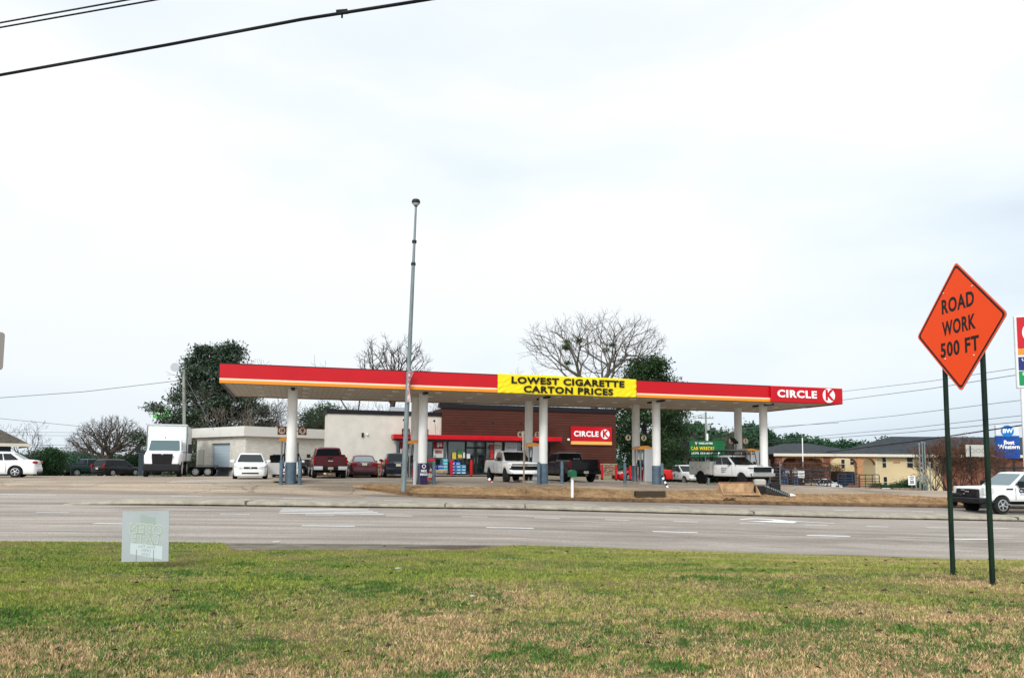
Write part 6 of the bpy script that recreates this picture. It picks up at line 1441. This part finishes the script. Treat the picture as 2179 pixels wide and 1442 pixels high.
leafmesh('mistletoe', [p for p, _ in rnd.sample([e for e in E_ if 10 < e[0].z < 14 and abs(e[0].x) < 4.8], 9)], 2200, .22, .08, m_mist, t, 4)
net_tree('bare_tree', 'dark twisting bare tree rising above the canopy left of the lamp pole', 832, 66, 706, 380, dome(3.2, 7.6, 8.6, ragged=.35), 5.0, .017, m_barkd, m_twigd, 7, pf=.5, twig=.5)
net_tree('bare_tree', 'wide rounded bare tree behind the two dark cars on the left', 232, 92, 884, 1500, dome(4.9, 2.6, 2.6, dip=.62, ragged=.08), .6, .018, m_bark, m_twig, 3, pf=.42, twig=.5, base_nodes=3)
bare_tree('bare_tree', 'thin forked dead tree tip standing left of the twisting bare tree', 757, 64, 737, [(160, 14, .5), (10, 12, .5)], dict(OK_, lev=2, kids=[3, 3], lr=(.35, .5), jit=.14), m_bark, m_twig, seed=5, r0=.13, trunk=5.5)
# scrubby bare trees in a row behind the annex
O2 = dict(OK_, jit=.16, up=.10, kids=[3, 4, 3, 2], lev=4, rmin=.012)
for i, (u, v, Y, lb) in enumerate(((505, 760, 64, 'pale bare sapling at the right side of the big evergreen'), (560, 838, 63, 'bare arching shrub tree behind the annex roof, left one'), (592, 842, 66, 'bare shrub tree behind the annex just left of the first canopy column'), (668, 846, 64, 'bare tree thicket stem right of the first canopy column'), (700, 850, 70, 'slender bare tree above the annex and shop joint'),
        (728, 846, 66, 'bare thicket tree over the left end of the shop roof'), (765, 848, 69, 'bare thicket tree with thick leaning stem over the cream wing'), (805, 850, 68, 'bare thicket tree over the middle of the cream wing'), (905, 835, 72, 'low bare tree seen between canopy and shop roof'), (1150, 775, 78, 'lower bare tree at the left foot of the largest bare tree'), (1195, 770, 82, 'brownish bare tree directly behind the yellow banner'), (1395, 790, 92, 'bare tree right of the pointed evergreen top'))):
    bare_tree('bare_tree', lb, u, Y, v, [(20+i*50, 20, .4), (160+i*33, 26, .4), (270+i*20, 16, .42), (90, 34, .38)], O2, m_bark if i % 3 else m_barkd, m_twigd if i % 2 else m_twig, seed=20+i, r0=.13, trunk=1.0, group='bare trees behind the station')
bare_tree('bare_tree', 'pale leafless limbs arching in front of the big evergreen', 512, 61.5, 838, [(170, 44, .5), (20, 40, .5), (190, 58, .5), (90, 15, .5), (0, 60, .45)], dict(O2, jit=.08), m_bark, mat('limb_pale', (.30, .25, .20), .9), seed=50, r0=.12, trunk=.6)

def leafy(name, lab, u, Y, v_top, half_w, n, size, m, seed=1, zlo=.0, cone=0., trunk_m=m_barkd, clusters=90, spread=.5, cat='tree', group=None, lean=0, shape=None):
    b = at(u, Y); H = W(u, v_top, Y).z-b.z; hw_ = half_w*Y/F; t = thing(name, lab, cat, b, 0, group); rnd = random.Random(seed); mb = MB()
    mb.path([(0, 0, -.2), (lean*.3, 0, H*.4), (lean, 0, H*.85)], [hw_*.07+.04, hw_*.05+.03, .03], 7); pts = []
    for i in range(clusters):
        f = zlo+(1-zlo)*(i+.5)/clusters; a = rnd.random()*6.28
        prof = shape(f) if shape else (math.sin(math.pi*min(1, max(.0, (f*.85+.12))))**.6*(1-cone*f))
        rr = hw_*prof*(.3+.7*rnd.random()**.5)*(1+.20*math.sin(a*3+f*17)+.13*math.sin(a*7-f*29)); p = Vector((rr*math.cos(a)+lean*f, rr*math.sin(a), f*H*(.96+.04*rnd.random())))
        pts.append(p)
        if i % 2 == 0: q = Vector((lean*f*.7, 0, max(.2, p.z-rr*.5))); mb.path([q, q.lerp(p, .5)+Vector((0, 0, .1)), p], [.05, .035, .015], 4)
    mb.build('trunk', trunk_m, t); leafmesh('crown', pts, n, spread, size, m, t, seed)
    return t
m_mag = mat('magnolia_leaf', (.010, .026, .010), .38, c2=(.030, .060, .025), vscale=.9, spec=.6); m_holly = mat('evergreen_leaf', (.012, .032, .011), .6, c2=(.035, .07, .02), vscale=1.1)
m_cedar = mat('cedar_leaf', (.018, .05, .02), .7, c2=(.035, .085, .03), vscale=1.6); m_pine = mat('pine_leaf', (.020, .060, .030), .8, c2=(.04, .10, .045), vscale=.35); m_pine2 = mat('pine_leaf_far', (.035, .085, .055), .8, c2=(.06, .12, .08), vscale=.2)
leafy('magnolia_tree', 'huge dark glossy evergreen tree behind the box truck and canopy end', 460, 66, 735, 130, 80000, .13, m_mag, 2, .04, cone=.35, clusters=250, spread=.42, shape=lambda f: (1.0 if f < .40 else 1-((f-.40)/.60)**1.15*.74)*(.9+.10*math.sin(f*26)))
leafy('evergreen_tree', 'dark evergreen tree behind the right end of the shop', 1368, 72, 762, 82, 42000, .13, m_holly, 5, .05, clusters=210, spread=.55, lean=.6, shape=lambda f: (.42 if f < .25 else .7 if f < .38 else (.95 if f < .6 else .95-(f-.6)/.4*.62)))
leafy('evergreen_tree', 'smaller evergreen bulge right of the dark tree, beside the billboard', 1425, 88, 868, 30, 9000, .12, m_holly, 6, .05, clusters=60, spread=.4)
leafy('evergreen_tree', 'mid green tree between first column and shop roof', 690, 66, 862, 26, 9000, .09, m_cedar, 8, .35, clusters=60, spread=.45)
leafy('evergreen_tree', 'mid green feathery tree left of the cream wing', 655, 68, 875, 22, 6000, .09, m_cedar, 18, .4, clusters=40, spread=.4)
leafy('cedar_bush', 'round dark green cedar bush right of the white saloon', 108, 70, 957, 23, 14000, .08, m_cedar, 9, .02, clusters=90, spread=.32, cat='bush')
leafy('hedge_bush', 'clipped dark green hedge bush under the speed sign', 1938, 62, 1026, 20, 9000, .06, m_cedar, 10, .1, clusters=60, spread=.3, cat='hedge')
leafy('hedge_bush', 'small clipped hedge bush left of the vent pipes', 1907, 64, 1035, 12, 5000, .06, m_cedar, 12, .1, clusters=30, spread=.25, cat='hedge')
leafy('hedge_bush', 'low clipped hedge behind the white notice board', 1868, 66, 1034, 14, 5000, .06, m_cedar, 13, .1, clusters=30, spread=.25, cat='hedge')
# crape myrtles, bare and vase shaped
OM = dict(OK_, jit=.07, up=.02, kids=[3, 3, 3, 2], lev=4, rmin=.014, ang=(8, 26), lr=(.6, .85), seg=4)
for i, (u, v, Y, mt_, lb) in enumerate(((1990, 962, 66, m_bark, 'bare vase shaped shrub just right of the vent pipes'), (2045, 925, 66, m_twigd, 'tall rusty bare shrub between the green posts'), (2085, 935, 68, m_twigd, 'bare shrub behind the pale grey sign'), (2015, 935, 69, m_barkd, 'dark bare shrub behind the left green post'), (2140, 975, 66, m_bark, 'pale bare shrub under the blue hotel sign'), (1748, 975, 82, m_twigd, 'rusty leaved bare tree in front of the brick arcade'), (1700, 978, 84, m_twigd, 'rusty thin bare tree at the left of the arcade'))):
    t, T = bare_tree('bare_shrub', lb, u, Y, v, [(k*45+i*10, 24+8*(k % 3), .40) for k in range(8)], OM, mt_, m_twigd if i != 4 else m_twig, seed=60+i, r0=.09, trunk=.15, cat='shrub', group='bare shrubs by the motel')
    if i in (1, 2, 3, 5, 6): leafmesh('dead_leaves', [p for p, _ in T.ends], 5200, .22, .055, mat('rust_leaf', (.13, .055, .028), .9, var=.4, vscale=2), t, i)
# small shrubs at the far left
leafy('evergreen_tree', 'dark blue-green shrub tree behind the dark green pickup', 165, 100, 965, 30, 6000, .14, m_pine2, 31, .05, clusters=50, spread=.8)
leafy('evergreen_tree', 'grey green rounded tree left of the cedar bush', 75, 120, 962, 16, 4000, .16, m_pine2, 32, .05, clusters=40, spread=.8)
leafy('evergreen_tree', 'dark shrub mass right of the black crossover beside the box truck', 285, 96, 972, 26, 6000, .13, m_pine, 33, .05, clusters=50, spread=.7)
bare_tree('bare_tree', 'reddish bare tree behind the left house', 40, 80, 893, [(0, 40, .42), (180, 45, .42), (90, 12, .45), (30, 30, .44)], O2, m_twigd, m_twigd, seed=90, r0=.2, trunk=.8)
# pine wood beyond the billboard: one mass
def wood(name, lab, us, Y0, Y1, vt, n, size, m, seed, base=-1.):
    rg = random.Random(seed); pts = []
    for u in us:
        Y = rg.uniform(Y0, Y1); b = W(u+rg.uniform(-5, 5), 985, Y); top = W(u, vt(u)+rg.uniform(-4, 14), Y).z; g_ = gz(b.x, Y); H = top-g_; rad = rg.uniform(1.6, 2.8)
        for k in range(26):
            f = rg.random()**.7; rr = rad*(1-.45*f)*rg.random()**.5; a = rg.random()*6.28
            pts.append(Vector((b.x+rr*math.cos(a), Y+rr*math.sin(a), g_+H*(.05+.93*f))))
    o = leafmesh(name, pts, n, .75, size, m, None, seed, .7); return tag(o, lab, 'trees', kind='stuff')
rr_ = lambda a, b_, s_: [a+i*s_ for i in range(int((b_-a)/s_)+1)]
wood('pine_wood', 'dense pine wood beyond the billboard and motel', rr_(1400, 1720, 6), 150, 175, lambda u: 915+9*math.sin(u*.05)+(10 if u < 1450 else 0)+max(0, u-1600)*.16, 90000, .42, m_pine, 1)
wood('pine_wood', 'farther pine row on the skyline above the motel roof', rr_(1660, 1920, 9), 190, 230, lambda u: 938+5*math.sin(u*.11), 26000, .5, m_pine, 2)
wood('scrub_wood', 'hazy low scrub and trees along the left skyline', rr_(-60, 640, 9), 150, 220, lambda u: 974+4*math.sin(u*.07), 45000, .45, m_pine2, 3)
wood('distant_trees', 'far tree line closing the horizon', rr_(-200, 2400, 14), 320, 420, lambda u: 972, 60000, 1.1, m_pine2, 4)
for i, (u, v, Y, lb) in enumerate(((1472, 895, 130, 'bare tree left of the utility pole'), (1550, 905, 140, 'bare tree right of the billboard'), (1597, 903, 150, 'rounded bare tree above the pine wood near the last canopy column'))):
    bare_tree('bare_tree', lb, u, Y, v, [(0, 34, .4), (180, 36, .4), (90, 10, .45), (270, 20, .4)], dict(O2, rmin=.03), m_bark, m_twig, seed=95+i, r0=.3, trunk=3.0)

# fence posts at the far left lot edge
for i, (u, lb) in enumerate(((84, 'short dark fence post under the boot of the white saloon'), (129, 'short dark fence post right of the cedar bush'), (151, 'short dark fence post left of the dark green pickup'))):
    b = at(u, 74); o = MB().lathe([(.09, -.1), (.09, .85), (.05, .9)], (0, 0, 0), 'Z', 10).build('fence_post', m_dark, None); o.location = b; tag(o, lb, 'post', 'short posts along the far lot edge')
o = MB().box(-.35, .35, -.25, .25, 0, 3.1).build('dark_post', mat('slate_post', (.03, .045, .055), .6), None); o.location = at(303, 70); o.scale = (.9, 1, .8); tag(o, 'dark square post standing between black crossover and box truck', 'post')

# ================================================================ CABLES
m_cable = mat('cable_black', (.012, .012, .014), .6); m_cgrey = mat('cable_grey', (.12, .13, .14), .6)
def cable(lab, pts, r, m=m_cable, sag=0., ext=(1.2, .3)):
    P_ = [W(*p) for p in pts]; a, b_ = P_[0], P_[-1]; a2 = a+(a-b_)*ext[0]; b2 = b_+(b_-a)*ext[1]
    n = 24; q = []
    seq = [a2]+P_+[b2]; tl = [0.]
    for i in range(1, len(seq)): tl.append(tl[-1]+(seq[i]-seq[i-1]).length)
    T_ = np.linspace(0, tl[-1], n+1)
    for t_ in T_:
        p = Vector([float(np.interp(t_, tl, [s_[c] for s_ in seq])) for c in range(3)]); f = t_/tl[-1]; p.z -= sag*4*f*(1-f); q.append(p)
    o = MB().path(q, r, 6).build('overhead_cable', m, None, 60); return tag(o, lab, 'cable')
cable('thick black overhead cable with a splice, lowest of the three at top left', [(0, 160, 14.5), (360, 95, 13.6), (640, 42, 12.9), (920, -2, 12.2)], .030, ext=(.4, .4))
cable('thin black overhead cable at top left, upper one of the close pair', [(0, 49, 15), (272, 0, 14)], .018, ext=(.8, 2))
cable('thin black overhead cable at top left, lower one of the close pair', [(0, 59, 15.2), (332, 0, 14)], .018, ext=(.8, 2))
p = W(728, 27, 12.7); o = MB().tube((-.10, 0, .0), (.10, 0, .02), .045).tube((0, 0, 0), (.0, 0, -.10), .018).build('cable_splice', m_cable, None); o.location = p; tag(o, 'small splice clamp on the thick overhead cable', 'clamp')
cable('thin wire from the left edge to the floodlight pole', [(0, 846, 57), (180, 833, 57.5), (393, 808, 58)], .022, m_cgrey, ext=(.5, 0))
cable('faint thin wire descending at far left above the house', [(0, 890, 110), (165, 906, 118)], .03, m_cgrey, ext=(.5, .5))
for i, (va, vb, Y) in enumerate(((919, 921, 130), (926, 927, 130), (947, 945, 130), (952, 953, 132))):
    cable(['uppermost', 'second', 'third', 'lowest'][i]+' of four faint wires over the left skyline', [(40, va, Y), (300, vb, Y)], .028, m_cgrey, ext=(.3, .6))
for i, (a, b_, Y0, Y1, r) in enumerate((((1790, 833), (2165, 783), 120, 75, .03), ((1790, 851), (2165, 797), 120, 75, .035), ((1640, 911), (2165, 852), 120, 75, .03), ((1690, 932), (2170, 884), 125, 75, .03), ((1700, 936), (2170, 897), 125, 75, .035), ((1715, 967), (2170, 905), 100, 62, .055))):
    lb = ['highest', 'second highest', 'third highest', 'fourth', 'fifth', 'lowest and thickest'][i]+' wire crossing the sky at right behind the road work sign'
    mid = ((a[0]+b_[0])/2, (a[1]+b_[1])/2+3, (Y0*Y1)**.5*.99); cable(lb, [(a[0], a[1], Y0), mid, (b_[0], b_[1], Y1)], r, m_cgrey if i < 5 else m_cable, ext=(.35, .4))
for i, (a, b_) in enumerate((((1440, 893), (1504, 880)), ((1440, 899), (1504, 884)), ((1504, 916), (1720, 903)))):
    cable(['upper wire', 'lower wire', 'low wire running right'][i]+' from the utility pole behind the billboard', [(a[0], a[1], 105), (b_[0], b_[1], 105)], .03, m_cgrey, ext=(.6 if i < 2 else 0, 0 if i < 2 else .3))
cable('slack wire hanging from the floodlight pole into the tree', [(393, 800, 57.9), (425, 860, 57), (450, 905, 56.5)], .02, m_cgrey, ext=(0, .1))
